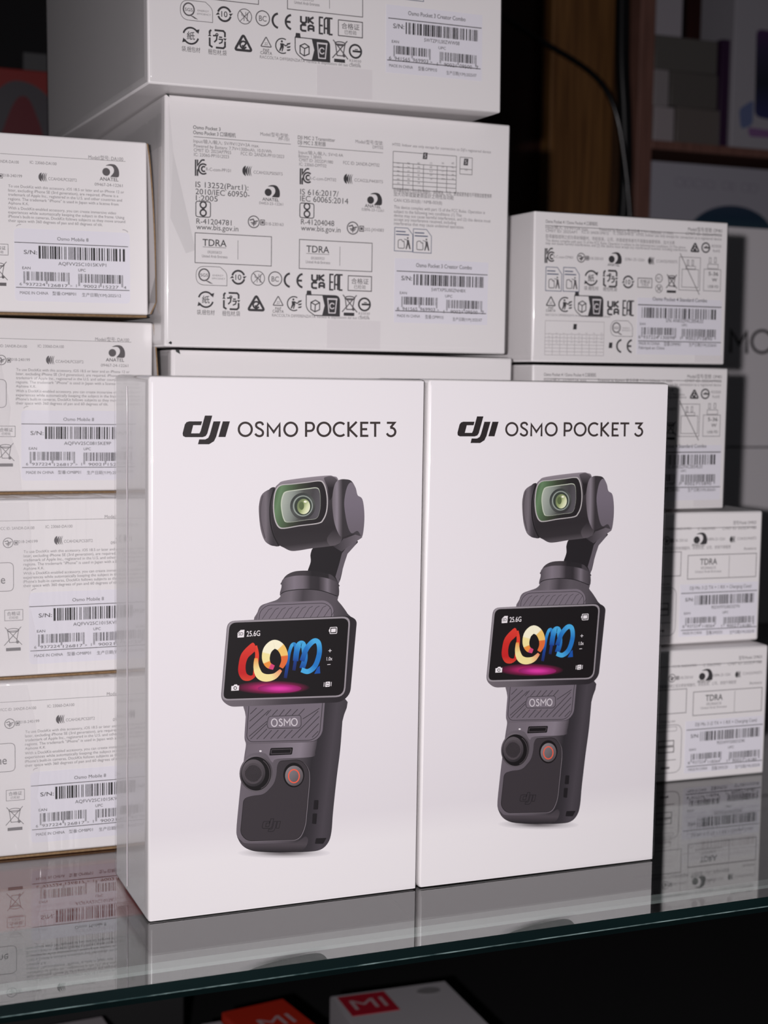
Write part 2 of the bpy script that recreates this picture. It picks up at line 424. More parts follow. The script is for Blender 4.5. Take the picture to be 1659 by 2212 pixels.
def rcm(I, cx, cy, s, w):
    I.ls(cx, cy, roundpoly([(-s, -s * .75), (s, -s * .75), (0, s * .95)], s * .3), w * 1.4, None, True)
    I.ls(cx, cy, ell(0, -s * .15, s * .38, s * .38, 16, 40, 330), w); I.ls(cx, cy, [(-s * .15, -s * .2), (0, -s * .38), (s * .4, s * .15)], w)
def pap(I, cx, cy, s, w):
    I.ls(cx, cy, roundpoly([(-s, -s * .7), (s, -s * .7), (0, s)], s * .2), w, None, True); I.ltext('22', cx, cy + s * .2, s * .6, s * .45)
def triman(I, cx, cy, r, w):
    I.ls(cx, cy, ell(0, 0, r, r, 20, 60, 300), w)
    I.lp(cx, cy, ell(-r * .1, r * .6, r * .16, r * .16, 10)); I.lp(cx, cy, [(-r * .35, r * .35), (r * .1, r * .35), (r * .2, -r * .1), (0, -r * .75), (-r * .15, -r * .75), (-r * .05, -r * .2), (-r * .35, -r * .75), (-r * .5, -r * .65), (-r * .3, -r * .1)])
    I.ls(cx, cy, [(0, r * .3), (r * .45, r * .05), (r * .8, r * .25)], w)
    for k in (-.55, -.15, .3): I.lp(cx, cy, [(r * .6, r * (k + .1)), (r * 1.2, r * (k + .25)), (r * 1.1, r * k), (r * .7, r * (k - .08))])
def boxbin(I, x0, y0, x1, y1):
    cx, cy = (x0 + x1) / 2, (y0 + y1) / 2; a, b = (x1 - x0) / 2, (y1 - y0) / 2
    I.ls(cx, cy, roundpoly([(-a, b * .75, 1), (a, b * .75, a * .3), (a, -b, 1), (-a * .5, -b, 1), (-a, -b * .5, a * .3)], 1), a * .05, None, True)
    I.lp(cx, cy, roundpoly([(-a * .05, b * .75, .1), (a, b * .75, a * .3), (a, -b, .1), (-a * .05, -b, .1), (a * .1, -b * .15, .1)], .1))
    I.lp(cx, cy, [(-a, b * .7), (-a * .68, b * .7), (-a * .72, b * 1.1), (-a * .96, b * 1.1)])
    I.ls(cx, cy, [(-a * .72, b * .1), (-a * .45, b * .3), (-a * .2, b * .1), (-a * .2, -b * .5), (-a * .48, -b * .7), (-a * .72, -b * .5)], a * .06, None, True)
    I.ls(cx, cy, [(-a * .72, b * .1), (-a * .46, -b * .1), (-a * .2, b * .1)], a * .06); I.ls(cx, cy, [(-a * .46, -b * .1), (-a * .48, -b * .7)], a * .06)
    I.lay += 1; wh = lin((228, 224, 226))
    I.ls(cx, cy, [(a * .28, b * .45), (a * .36, -b * .75), (a * .74, -b * .75), (a * .82, b * .45)], a * .06, wh, True); I.ls(cx, cy, [(a * .25, b * .45), (a * .86, b * .45)], a * .09, wh)
    I.ls(cx, cy, ell(a * .55, -b * .15, a * .14, b * .24, 12, 30, 330), a * .06, wh); I.lay -= 1
def oneway(I, cx, cy, r, w):
    I.ring(cx, cy, r, w * 1.5); I.ls(cx, cy, [(-r * .5, 0), (r, 0)], w * 1.6); I.ls(cx, cy, [(-r * .1, r * .3), (r * .4, r * .3)], w * .7)
def hegezheng(I, x0, y0, x1, y1, w):
    I.rect(x0, y0, x1, y1, None, w); cx = (x0 + x1) / 2; d = y1 - y0
    I.ltext('合格证', cx, y0 + d * .38, (x1 - x0) * .74, d * .36, None, .01); I.ltext('已检验', cx, y0 + d * .76, (x1 - x0) * .5, d * .26)
def sgs(I, x0, y0, x1, y1, w):
    cx, cy = (x0 + x1) / 2, (y0 + y1) / 2; a, b = (x1 - x0) / 2, (y1 - y0) / 2
    I.ls(cx, cy, roundpoly([(-a, b, b), (a * .55, b, .1), (a, b * .4, b), (a, -b, .1), (-a, -b, b)], .1, 8), w * .7, GREY, True)
    I.ls(cx, cy, ell(-a * .48, b * .1, b * .58, b * .62, 20), w * 1.6, None, True); I.ltext('SGS', cx - a * .48, cy - b * .1, b * .85, b * .34, None, .02)
    I.lp(cx, cy, [(-a * .42, -b * .5), (-a * .2, -b * .55), (a * .1, -b * .85), (-a * .1, -b * .8)])
    I.ltext('ENERGY', cx + a * .42, cy - b * .05, a * .7, b * .18, GREY); I.ltext('EFFICIENCY', cx + a * .46, cy + b * .3, a * .85, b * .18, GREY)
def bis(I, x0, y0, x1, y1, w):
    I.rect(x0, y0, x1, y1, None, w, (x1 - x0) * .15); cx, cy = (x0 + x1) / 2, (y0 + y1) / 2; r = (y1 - y0) * .19
    I.ring(cx, cy - r * 1.35, r, r * .5); I.ring(cx, cy + r * 1.35, r, r * .5)
    I.ls(cx, cy, [(-r * .7, r * .5), (r * .7, -r * .5)], r * .4); I.ls(cx, cy, [(r * .7, r * .5), (-r * .7, -r * .5)], r * .4)
def tidyman(I, cx, cy, a, b, w):
    I.ls(cx, cy, [(-a, b), (a * .45, b), (a, b * .45), (a, -b), (-a, -b)], w, lin((96, 104, 128)), True)
    for y in (.68, .42): I.ls(cx, cy, [(-a * .85, b * y), (a * (.2 if y > .5 else .6), b * y)], b * .1, lin((96, 104, 128)))
    I.ls(cx, cy, roundpoly([(-a * .6, -b * .05), (-a * .2, b * 0), (-a * .1, -b * .2), (a * .05, -b * .1), (a * .1, -b * .75), (-a * .6, -b * .75)], a * .15), w * 1.1, None, True)
    I.lp(cx, cy, ell(a * .45, b * .15, a * .1, a * .1, 8)); I.lp(cx, cy, [(a * .35, 0), (a * .58, 0), (a * .8, -b * .8), (a * .65, -b * .8), (a * .5, -b * .4), (a * .35, -b * .8), (a * .22, -b * .8), (a * .36, -b * .3)])
    I.ls(cx, cy, [(a * .4, -b * .02), (a * .05, b * .05)], w)
def grid(I, x0, y0, xs, ys, w, c, words=None):
    m = I.scale(x0, y0); u, v = I.uv(x0, y0)
    X = [u + (x - x0) * m for x in xs]; Y = [v - (y - y0) * m for y in ys]
    for y in Y: I.line([(X[0], y), (X[-1], y)], w * m, c, uvspace=True)
    for i, x in enumerate(X): I.line([(x, Y[0] if i in (0, len(X) - 1) else Y[1]), (x, Y[-1])], w * m, c, uvspace=True)
    if words:
        k = 0
        for r in range(1, len(ys) - 1):
            for q in range(len(xs) - 1):
                if k < len(words):
                    I.ltext(words[k], (xs[q] + xs[q + 1]) / 2, (ys[r] + ys[r + 1]) / 2, (ys[r + 1] - ys[r]) * .6, (ys[r + 1] - ys[r]) * .4, c)
                k += 1
EU = 'AT BE BG CZ DK EE FR DE IS IE IT EL ES CY LV LI LT LU HU MT NL NO PL PT RO SI SK TR FI SE CH HR UK'.split()

def bars_random(n, seed):
    rnd = random.Random(seed); out = []; x = 0
    while len(out) < n:
        b = rnd.choice((1, 1, 2, 2, 3)); g = rnd.choice((1, 1, 2, 3)); out.append((x, b)); x += b + g
    return out, x
_A = '0001101 0011001 0010011 0111101 0100011 0110001 0101111 0111011 0110111 0001011'.split()
_PAR = 'LLLLLL LLGLGG LLGGLG LLGGGL LGLLGG LGGLLG LGGGLL LGLGLG LGLGGL LGGLGL'.split()
def bars_ean(d):
    par = _PAR[int(d[0])]; bits = '101'
    for ch, p in zip(d[1:7], par):
        a = _A[int(ch)]; bits += a if p == 'L' else ''.join('10'[int(q)] for q in a)[::-1]
    bits += '01010'
    for ch in d[7:13]: bits += ''.join('10'[int(q)] for q in _A[int(ch)])
    bits += '101'; out = []; i = 0
    while i < 95:
        if bits[i] == '1':
            j = i
            while j < 95 and bits[j] == '1': j += 1
            out.append((i, j - i)); i = j
        else: i += 1
    return out, 95
def draw_bars(I, bars, x0, x1, y0, y1, guard=None):
    (L, n) = bars; u0, v1 = I.uv(x0, y0); u1, _ = I.uv(x1, y0); _, v0 = I.uv(x0, y1); gv = I.uv(x0, guard)[1] if guard else v0
    k = (u1 - u0) / n
    for a, b in L:
        lo = gv if (guard and (a < 3 or a > n - 4 or 44 < a < 50)) else v0
        I.poly([(u0 + a * k, lo), (u0 + (a + b) * k, lo), (u0 + (a + b) * k, v1), (u0 + a * k, v1)], uvspace=True)

def sticker_mesh(c, x0, y0, x1, y1, view, r=0.0):
    I = Ink(c).view(*view); u0, v1 = I.uv(x0, y0); u1, _ = I.uv(x1, y0); _, v0 = I.uv(x0, y1)
    P = roundpoly([(u0, v0), (u1, v0), (u1, v1), (u0, v1)], max(r, 1e-4), 4)
    e = EPS0
    me = extrude_profile('barcode_sticker', P, -e - 2 * EPSL, 0.0)
    return me

# film-wrapped carton: carton body, film, notches at the film corners
def carton_body(root, w, h, d, bev=0.0006, m=None, name='carton_body'):
    return link(name, boxmesh(name, 0, w, 0, d, 0, h, bev), m or WHITE, root)
def film(root, w, h, d, m=None, g=0.0007, bev=0.0016):
    me = boxmesh('shrink_film', -g, w + g, -g, d + g, 0.0001, h + g * .4, bev, 5)
    return link('shrink_film', me, m or FILM, root)

# ------------------------------------------------------------------ the glass shelf and what carries it
EDGE_Y = -0.0546
g = thing('glass_shelf', 'clear glass shelf with dark green front edge under all the white boxes', 'shelf', (0.2, 0.2, -0.006))
T = 0.006
prof = [(EDGE_Y - 0.2 + 0.0022, T)] ; 
def slab(name, x0, x1, y0, y1, z, up, parent, m):
    me = bpy.data.meshes.new(name)
    v = [(x0, y0, z), (x1, y0, z), (x1, y1, z), (x0, y1, z)]
    me.from_pydata(v, [], [(0, 1, 2, 3) if up else (3, 2, 1, 0)])
    return link(name, me, m, parent)
GX0, GX1, GY1 = -0.75, 0.95, 0.45
bm = bmesh.new()
for z, rev in ((T, False), (0.0, True)):
    q = [bm.verts.new(p) for p in ((GX0, EDGE_Y - 0.2, z), (GX1, EDGE_Y - 0.2, z), (GX1, GY1, z), (GX0, GY1, z))]
    bm.faces.new(q[::-1] if rev else q)
me = bpy.data.meshes.new('glass_pane'); bm.to_mesh(me); bm.free()
link('glass_pane', me, GLASS, g)
EDGEM = mat('glass_edge_green', (10, 22, 23), 0.3, 0.0, noise=(60, (14, 30, 30), 0.6, (0.2, 1, 1)), spec=0.2)
EDGEL = mat('glass_arris_highlight', (120, 140, 138), 0.35, noise=(500, (40, 58, 58), 1.0, (0.25, 1, 1)))
y = EDGE_Y - 0.2
# the polished front edge: two slanted facets meeting at a ground arris, its highlight painted pale
def strip(name, pa, pb, m):
    me = bpy.data.meshes.new(name)
    me.from_pydata([(GX0, *pa), (GX1, *pa), (GX1, *pb), (GX0, *pb)], [], [(0, 1, 2, 3)])
    return link(name, me, m, g)
strip('edge_facet', (y - 0.0022, T * .54), (y, T), EDGEM)
strip('edge_arris', (y - 0.0022, T * .47), (y - 0.0022, T * .54), EDGEL)
strip('edge_facet', (y, 0.0), (y - 0.0022, T * .47), EDGEM)
rail = tag(link('shelf_rail', extrude_profile('shelf_rail', [(EDGE_Y + .0265, -.0063), (EDGE_Y + .0325, -.0063), (EDGE_Y + .0325, -.0076), (EDGE_Y + .0265, -.0076)], -0.75, 0.85, 'yz'),
                mat('rail_painted', (214, 212, 214), 0.4)), 'thin pale rail running under the front of the glass shelf', 'rail')

# ------------------------------------------------------------------ tall camera boxes in front
cF1 = Carton((0, 0, 0), 0, 0, 0.1073, 0.2)
GRP_F = 'tall camera boxes at the front'

def gadget_print():
    """the picture of the pocket camera, traced from the box"""
    I = Ink(cF1)
    # backdrop of the printed picture: pale studio wall and brighter floor
    wv = cF1.uv(330, 1836)[1]
    P = [(.0006, .0006), (cF1.w - .0006, .0006), (cF1.w - .0006, .1994), (.0006, .1994)]
    I.poly(P, grad=(0, 1, [(0, (238, 235, 236)), (wv - .006, (238, 235, 236)), (wv + .006, (229, 225, 228)), (.09, (232, 228, 231)), (.2, (235, 232, 234))]), uvspace=True)
    paper = lin((232, 229, 231))
    I.lay = 1
    I.view(480, 1500, 5.184)
    I.glow(690, 1775, 520, 60, lin((96, 92, 94)), lin((233, 230, 232)))
    # ---- gimbal head
    I.view(520, 1000, 5.53); I.lay = 2
    I.poly(spline([(835, 1080), (900, 990), (1200, 900), (1390, 930), (1365, 985), (1270, 1085), (1235, 1190), (1170, 1440), (1060, 1440), (795, 1330), (800, 1285), (835, 1180)], True, 4), lin((36, 33, 36)))
    I.lay = 3
    I.poly([(1395, 925), (1365, 985), (1275, 1085), (1240, 1190), (1168, 1440), (1130, 1360), (1180, 1190), (1208, 1080), (1270, 1000)], lin((98, 92, 99)))
    I.poly(roundpoly([(1090, 985), (1170, 975), (1225, 905), (1330, 850), (1400, 815), (1455, 885), (1430, 905), (1300, 985), (1205, 1060), (1140, 1020)], 15), grad=(1, 0, [(1100, (52, 48, 52)), (1220, (78, 73, 78)), (1400, (108, 101, 108))]))
    I.lay = 4
    I.poly(spline([(330, 330), (420, 300), (470, 500), (470, 800), (470, 985), (390, 960), (345, 800), (340, 500)], True, 4), lin((44, 40, 43))); I.poly([(1140, 250), (1260, 250), (1400, 700), (1380, 850), (1250, 900), (1120, 930)], lin((48, 44, 47)))
    head = spline([(400, 320), (450, 250), (520, 212), (800, 172), (1040, 150), (1100, 158), (1165, 205), (1190, 500), (1185, 840), (1150, 970), (1060, 995), (850, 1020), (700, 1045), (600, 1050), (520, 1015), (440, 960), (385, 800), (370, 520)], True, 5)
    I.poly(head, grad=(0.12, 1, [(230, (158, 150, 157)), (330, (128, 121, 127)), (470, (66, 61, 65)), (700, (52, 48, 51)), (900, (46, 42, 45)), (1050, (52, 48, 51)), (1120, (84, 79, 83))]))
    I.lay = 5
    I.poly(roundpoly([(990, 175), (1060, 155), (1110, 165), (1160, 205), (1120, 260), (1095, 400), (1060, 460), (1040, 300), (1000, 210)], 30), grad=(0, 1, [(150, (96, 90, 95)), (300, (40, 36, 39)), (460, (38, 34, 37))]))
    I.poly(spline([(1030, 900), (1120, 790), (1160, 830), (1210, 885), (1180, 960), (1100, 985), (1060, 985)], True, 4), grad=(0, 1, [(800, (50, 46, 50)), (900, (74, 69, 73)), (980, (92, 86, 91))]))
    # left motor
    I.poly(spline([(215, 580), (222, 470), (250, 380), (320, 325), (410, 300), (385, 400), (362, 540), (368, 700), (400, 850), (450, 985), (395, 992), (340, 975), (280, 920), (235, 780)], True, 5),
           grad=(1, 0, [(215, (98, 91, 96)), (262, (108, 101, 107)), (300, (116, 109, 115)), (345, (80, 75, 80)), (385, (58, 54, 58))]))
    I.lay = 6
    I.line(spline([(398, 310), (362, 430), (348, 560), (356, 720), (390, 860), (452, 985)], False, 5), 15, lin((28, 25, 27)))
    I.line(spline([(262, 390), (238, 520), (240, 690), (290, 900)], False, 5), 12, lin((84, 78, 83)))
    # right motor rim and face
    I.poly(spline([(1092, 500), (1100, 350), (1130, 240), (1180, 200), (1250, 195), (1320, 215), (1372, 300), (1395, 385), (1452, 435), (1475, 600), (1468, 780), (1440, 870), (1330, 850), (1210, 885), (1160, 830), (1115, 700)], True, 5),
           grad=(1, 0, [(1095, (110, 103, 109)), (1150, (136, 129, 137)), (1185, (96, 90, 95)), (1215, (56, 52, 55)), (1300, (58, 54, 58)), (1475, (72, 67, 72))]))
    I.lay = 7
    I.poly(spline([(1236, 520), (1244, 390), (1272, 280), (1310, 232), (1345, 250), (1378, 320), (1392, 385), (1450, 432), (1473, 600), (1466, 780), (1446, 880), (1395, 812), (1320, 838), (1270, 730)], True, 5), grad=(0, 1, [(230, (122, 115, 124)), (500, (118, 110, 121)), (850, (106, 99, 107))]))
    I.lay = 8
    plate = [(470, 262), (600, 248), (800, 225), (930, 208), (985, 225), (1022, 310), (1040, 440), (1030, 580), (990, 680), (930, 725), (700, 756), (520, 786), (450, 772), (405, 690), (385, 560), (388, 440), (412, 325)]
    I.poly(spline(plate, True, 5), lin((186, 182, 182)))
    I.lay = 9
    cxp = sum(p[0] for p in plate) / len(plate); cyp = sum(p[1] for p in plate) / len(plate)
    I.poly(spline([(cxp + (x - cxp) * .958, cyp + (y_ - cyp) * .955) for x, y_ in plate], True, 5), grad=(1, .25, [(480, (62, 92, 60)), (560, (104, 134, 98)), (640, (84, 108, 78)), (760, (62, 70, 54)), (900, (42, 40, 40)), (1150, (34, 30, 33))]))
    I.lay = 10
    win = [(530, 342), (640, 322), (800, 302), (900, 292), (938, 325), (950, 430), (945, 560), (905, 660), (780, 682), (560, 710), (508, 670), (482, 560), (478, 470), (495, 390)]
    I.poly(spline(win, True, 5), lin((196, 204, 186)))
    I.lay = 11
    cxw, cyw = 716, 498
    I.poly(spline([(cxw + 5 + (x - cxw) * .97, cyw + 3 + (y_ - cyw) * .965) for x, y_ in win], True, 5), grad=(1, .2, [(560, (178, 186, 174)), (700, (140, 148, 140)), (820, (84, 86, 82)), (930, (72, 70, 72)), (1050, (92, 89, 94))]))
    I.lay = 12
    I.poly(ell(738, 515, 150, 158, 36), grad=(.6, 1, [(820, (62, 66, 64)), (960, (84, 88, 84)), (1120, (58, 58, 58))]))
    I.lay = 13; I.poly(ell(740, 513, 120, 126, 36), lin((146, 156, 148)))
    I.lay = 14; I.poly(ell(742, 513, 104, 112, 36), lin((58, 66, 58)))
    I.lay = 15; I.poly(ell(748, 520, 78, 92, 36), grad=(1, .5, [(940, (116, 130, 92)), (1000, (150, 166, 112)), (1050, (214, 222, 176)), (1100, (236, 240, 208))]))
    I.lay = 16; I.poly(ell(724, 512, 30, 48, 24), lin((92, 108, 70))); I.poly(ell(768, 462, 18, 14, 16), lin((240, 243, 220)))
    # ---- pan motor under the arm
    I.lay = 4
    I.poly(spline([(495, 1410), (540, 1345), (620, 1302), (720, 1287), (860, 1290), (1040, 1322), (1110, 1360), (1165, 1440), (1150, 1480), (820, 1470), (500, 1460)], True, 4), grad=(1, 0, [(500, (72, 67, 71)), (760, (66, 61, 65)), (850, (38, 35, 38)), (1040, (42, 39, 42)), (1060, (72, 67, 72)), (1165, (64, 60, 64))]))
    I.lay = 5
    I.poly(spline([(498, 1395), (600, 1356), (700, 1345), (850, 1350), (1000, 1370), (1100, 1402), (1165, 1448), (1158, 1610), (1000, 1640), (700, 1640), (480, 1600), (486, 1480)], True, 4),
           grad=(1, 0, [(485, (84, 78, 84)), (560, (112, 105, 112)), (640, (128, 120, 129)), (740, (112, 105, 112)), (830, (56, 52, 56)), (930, (50, 46, 50)), (985, (88, 82, 88)), (1035, (122, 115, 123)), (1080, (92, 86, 92)), (1165, (66, 61, 66))]))
    # ---- shoulder
    I.lay = 6
    I.poly(spline([(484, 1562), (540, 1534), (700, 1512), (860, 1514), (1000, 1538), (1152, 1592), (1156, 1640), (1205, 1700), (1275, 1800), (1320, 1900), (700, 1905), (190, 1900), (200, 1780), (240, 1705), (330, 1668), (425, 1636), (472, 1595)], True, 4),
           grad=(1, .1, [(350, (108, 101, 108)), (640, (100, 94, 100)), (760, (114, 107, 114)), (900, (70, 65, 70)), (1050, (92, 86, 92)), (1280, (86, 80, 86)), (1480, (62, 58, 62))]))
    I.lay = 7
    I.line(spline([(482, 1562), (540, 1532), (700, 1510), (860, 1512), (1000, 1536), (1152, 1592)], False, 4), 9, lin((32, 29, 32)))
    I.poly(roundpoly([(196, 1900, 5), (206, 1770, 70), (300, 1672, 60), (1020, 1640, 70), (1106, 1720, 60), (1106, 1900, 5)], 60), lin((122, 114, 123)))
    I.lay = 8
    I.line(roundpoly([(215, 1900, 5), (225, 1775, 60), (310, 1700, 50), (1000, 1672, 70), (1082, 1730, 50), (1084, 1900, 5)], 50), 7, lin((58, 54, 58)))
    for k in range(11):
        x = 255 + k * 81
        I.line([(x, 1862 - k * 1), (x + 78 - (0 if k < 10 else 40), 1752 - k * 3.4), (x + 118 - (0 if k < 10 else 70), 1733 - k * 3.6)] if k < 9 else [(x, 1850), (x + 85 - (k - 9) * 30, 1725 + (k - 9) * 40)], 6, lin((66, 61, 66)))
    # ---- handle
    I.view(480, 1500, 5.184); I.lay = 5
    I.poly(spline([(275, 60), (800, 50), (1368, 40), (1345, 300), (1320, 620), (1280, 940), (1240, 1320), (1222, 1540), (1185, 1660), (1100, 1738), (950, 1762), (700, 1768), (480, 1765), (330, 1748), (225, 1692), (170, 1600), (158, 1510), (180, 1260), (205, 1020), (245, 700), (264, 560), (248, 480), (262, 250)], True, 4),
           grad=(1, .12, [(220, (112, 105, 112)), (480, (104, 97, 104)), (800, (92, 86, 92)), (980, (74, 69, 74)), (1090, (46, 43, 47)), (1190, (56, 52, 57)), (1300, (74, 69, 75)), (1420, (62, 58, 63))]))
    I.lay = 6
    I.poly(spline([(300, 560), (560, 545), (1000, 530), (1060, 500), (1040, 640), (1000, 700), (620, 720), (560, 760), (480, 660), (330, 660), (262, 700), (280, 600)], True, 4), grad=(1, .2, [(380, (112, 105, 112)), (640, (118, 110, 118)), (1000, (136, 128, 137)), (1120, (104, 97, 104)), (1180, (58, 54, 58))]))
    I.poly(spline([(165, 1590), (215, 1640), (300, 1668), (760, 1662), (850, 1645), (930, 1590), (960, 1640), (900, 1740), (700, 1768), (480, 1765), (330, 1748), (225, 1692)], True, 4), grad=(0, 1, [(1600, (66, 61, 66)), (1680, (78, 72, 77)), (1765, (38, 35, 38))]))
    pad = [(284, 60, 5), (1152, 40, 5), (1120, 440, 90), (1040, 525, 60), (300, 540, 60), (246, 478, 30)]
    I.poly(roundpoly(pad, 40), lin((116, 108, 117)))
    I.lay = 7
    I.line(roundpoly([(302, 60, 5), (272, 480, 30), (310, 530, 50), (1010, 512, 60), (1090, 440, 90), (1128, 40, 5)], 40), 8, lin((62, 58, 62)))
    dk = lin((60, 56, 60))
    def hatch(x0, y0, x1, y1): I.line([(x0, y0), (x1, y1)], 8, dk)
    for x0, y0, x1, y1 in ((312, 220, 385, 150), (305, 300, 460, 165), (300, 385, 520, 180), (300, 470, 500, 300), (315, 500, 495, 330), (385, 500, 500, 385), (462, 498, 552, 400), (540, 495, 628, 398), (616, 492, 705, 396), (694, 490, 785, 396),
                           (772, 488, 1075, 185), (850, 485, 1085, 245), (928, 482, 1080, 325), (1005, 480, 1075, 410), (900, 275, 1088, 155), (560, 235, 620, 170), (640, 238, 695, 168), (705, 235, 770, 165), (780, 232, 845, 165), (855, 230, 920, 160), (490, 235, 545, 170)):
        hatch(x0, y0, x1, y1)
    I.line(roundpoly([(512, 380, 20), (498, 330, 20), (520, 245, 30), (880, 232, 30), (884, 345, 30), (860, 376, 20)], 20), 7, dk, closed=True)
    I.lay = 8
    I.poly(roundpoly([(530, 252, 20), (872, 240, 20), (872, 358, 30), (520, 368, 20)], 20), lin((122, 114, 123)))
    I.lay = 9; lt = lin((206, 200, 205))
    I.line(ell(582, 316, 32, 42, 24), 12, lt, closed=True); I.line(ell(806, 309, 32, 40, 24), 12, lt, closed=True)
    I.line(spline([(668, 285), (655, 274), (640, 282), (643, 300), (662, 314), (672, 332), (662, 350), (646, 350), (634, 340)], False, 4), 12, lt)
    I.line([(694, 352), (694, 276), (726, 318), (757, 272), (757, 350)], 12, lt)
    I.lay = 8
    I.poly(roundpoly([(540, 600, 14), (792, 592, 14), (780, 672, 14), (524, 684, 14)], 14), lin((22, 19, 21)))
    I.lay = 9
    I.line(roundpoly([(552, 618, 6), (772, 610, 6), (764, 656, 6), (544, 664, 6)], 6), 6, lin((84, 78, 82)), closed=True)
    I.poly(ell(427, 634, 14, 10, 14), lin((236, 232, 234)))
    # lower leather-like panel
    I.lay = 7
    panel = [(612, 800, 30), (640, 742, 40), (880, 726, 70), (968, 830, 60), (976, 950, 60), (928, 1480, 80), (860, 1628, 100), (280, 1645, 110), (198, 1560, 70), (236, 1165, 60), (330, 1134, 60), (470, 1120, 60), (580, 1000, 60), (606, 900, 40)]
    I.poly(roundpoly([(cx_ + 7, cy_ + 5, r_) for cx_, cy_, r_ in panel], 50, 7), lin((124, 117, 123)))
    I.lay = 8
    I.poly(roundpoly(panel, 50, 7), lin((34, 31, 33)))
    I.lay = 9
    mx_, my_ = 600, 1250
    I.poly(roundpoly([(mx_ + (x - mx_) * .985, my_ + (y_ - my_) * .988, r_) for x, y_, r_ in panel], 50, 7), lin((60, 55, 59)))
    # joystick
    I.lay = 10
    I.poly(ell(378, 886, 186, 206, 44), grad=(.5, 1, [(850, (116, 109, 115)), (1050, (66, 61, 65)), (1250, (98, 92, 97))]))
    I.lay = 11; I.poly(ell(378, 886, 168, 190, 44), lin((22, 19, 21)))
    I.lay = 12; I.line(ell(380, 890, 152, 172, 30, -60, 70), 10, lin((72, 67, 70)))
    I.poly(ell(348, 878, 132, 152, 40), grad=(.4, 1, [(880, (92, 86, 90)), (1040, (70, 65, 69)), (1180, (44, 41, 44))]))
    I.lay = 13; I.poly(ell(346, 884, 106, 118, 36), lin((78, 72, 76)))
    I.lay = 14
    for k in range(-6, 7):
        t = k / 7.0; hw = math.sqrt(1 - t * t) * 92
        I.line([(346 + t * 92 * .8 - hw * .62, 884 + t * 92 * .62 + hw * .8), (346 + t * 92 * .8 + hw * .62, 884 + t * 92 * .62 - hw * .8)], 7, lin((40, 37, 39)))
        I.line([(346 + t * 92 * .62 - hw * .8, 884 - t * 92 * .8 - hw * .62), (346 + t * 92 * .62 + hw * .8, 884 - t * 92 * .8 + hw * .62)], 5, lin((48, 44, 47)))
    # record button
    I.lay = 10; I.poly(ell(800, 902, 118, 138, 40), lin((20, 17, 19)))
    I.lay = 11; I.poly(ell(803, 910, 101, 113, 40), grad=(1, 1, [(1570, (132, 125, 128)), (1720, (112, 105, 108)), (1850, (86, 80, 83))]))
    I.lay = 12; I.line(ell(801, 914, 60, 73, 36), 13, lin((238, 96, 70)), closed=True)
    # ports
    I.lay = 7
    for a in ((1028, 1182, 1078, 1182, 1072, 1288, 1018, 1288), (1012, 1332, 1062, 1332, 1052, 1452, 1004, 1446), (1048, 1610, 1168, 1606, 1130, 1672, 1036, 1672)):
        I.poly(roundpoly([(a[i], a[i + 1]) for i in (0, 2, 4, 6)], 10), lin((30, 27, 30)))
    # embossed maker's mark
    I.lay = 10
    dj = [(208, 157), (120, 157), (100, 165), (90, 180), (75, 238), (78, 256), (95, 264), (215, 264), (235, 256), (244, 238), (277, 118), (226, 118), (197, 222), (190, 238), (134, 238), (147, 183), (201, 183)]
    jj = [(283, 157), (333, 157), (303, 258), (285, 295), (255, 312), (180, 312), (187, 278), (230, 278), (252, 265), (262, 240)]
    ii = [(347, 157), (396, 157), (367, 263), (318, 263)]
    for q in (dj, jj, ii):
        I.line([(446 + (x - 75) * .64, 1392 + (y_ - 118) * .73) for x, y_ in q], 7, lin((38, 35, 38)), closed=True)
    # ---- screen
    I.view(460, 1280, 4.879); I.lay = 12
    I.poly(roundpoly([(150, 300, 80), (700, 272, 20), (1440, 244, 60), (1516, 290, 50), (1445, 1070, 80), (1350, 1155, 60), (180, 1204, 50), (80, 1130, 60)], 60), grad=(1, .15, [(160, (112, 105, 111)), (600, (104, 97, 103)), (900, (72, 66, 71)), (1300, (48, 44, 48)), (1500, (44, 40, 44)), (1660, (56, 52, 56))]))
    I.lay = 13
    I.poly(roundpoly([(158, 300, 80), (1448, 250, 85), (1388, 1098, 95), (88, 1138, 70)], 60), lin((152, 146, 151)))
    I.lay = 14
    I.poly(roundpoly([(174, 318, 70), (1430, 268, 75), (1374, 1082, 85), (106, 1122, 60)], 60), lin((24, 20, 22)))
    blk = lin((24, 20, 22))
    I.lay = 15
    I.glow(620, 1000, 400, 72, lin((206, 40, 120)), blk)
    I.lay = 16
    I.glow(700, 1010, 230, 46, lin((232, 60, 170)), lin((140, 28, 94)))
    # red loop
    R1, R2, R3 = lin((206, 46, 38)), lin((228, 66, 46)), lin((236, 132, 74))
    I.line(spline([(446, 560), (462, 640), (458, 720), (448, 800), (436, 868)], False, 6), 0, cols=None, c=R2, ws=[34 + 8 * math.sin(k / 8) for k in range(25)])
    I.poly(spline([(268, 760), (300, 640), (395, 540), (432, 535), (450, 600), (415, 640), (365, 690), (342, 770), (352, 850), (400, 875), (438, 850), (440, 890), (380, 928), (310, 918), (268, 850)], True, 4), grad=(0, 1, [(540, (222, 62, 50)), (700, (204, 44, 38)), (850, (196, 34, 36)), (925, (214, 66, 48))]))
    # cream swirl
    Y1, Y2, Y3 = lin((246, 232, 160)), lin((250, 246, 214)), lin((236, 148, 60))
    I.lay = 17
    P = spline([(452, 690), (456, 790), (490, 870), (560, 898), (650, 878), (715, 815)], False, 8); N = len(P)
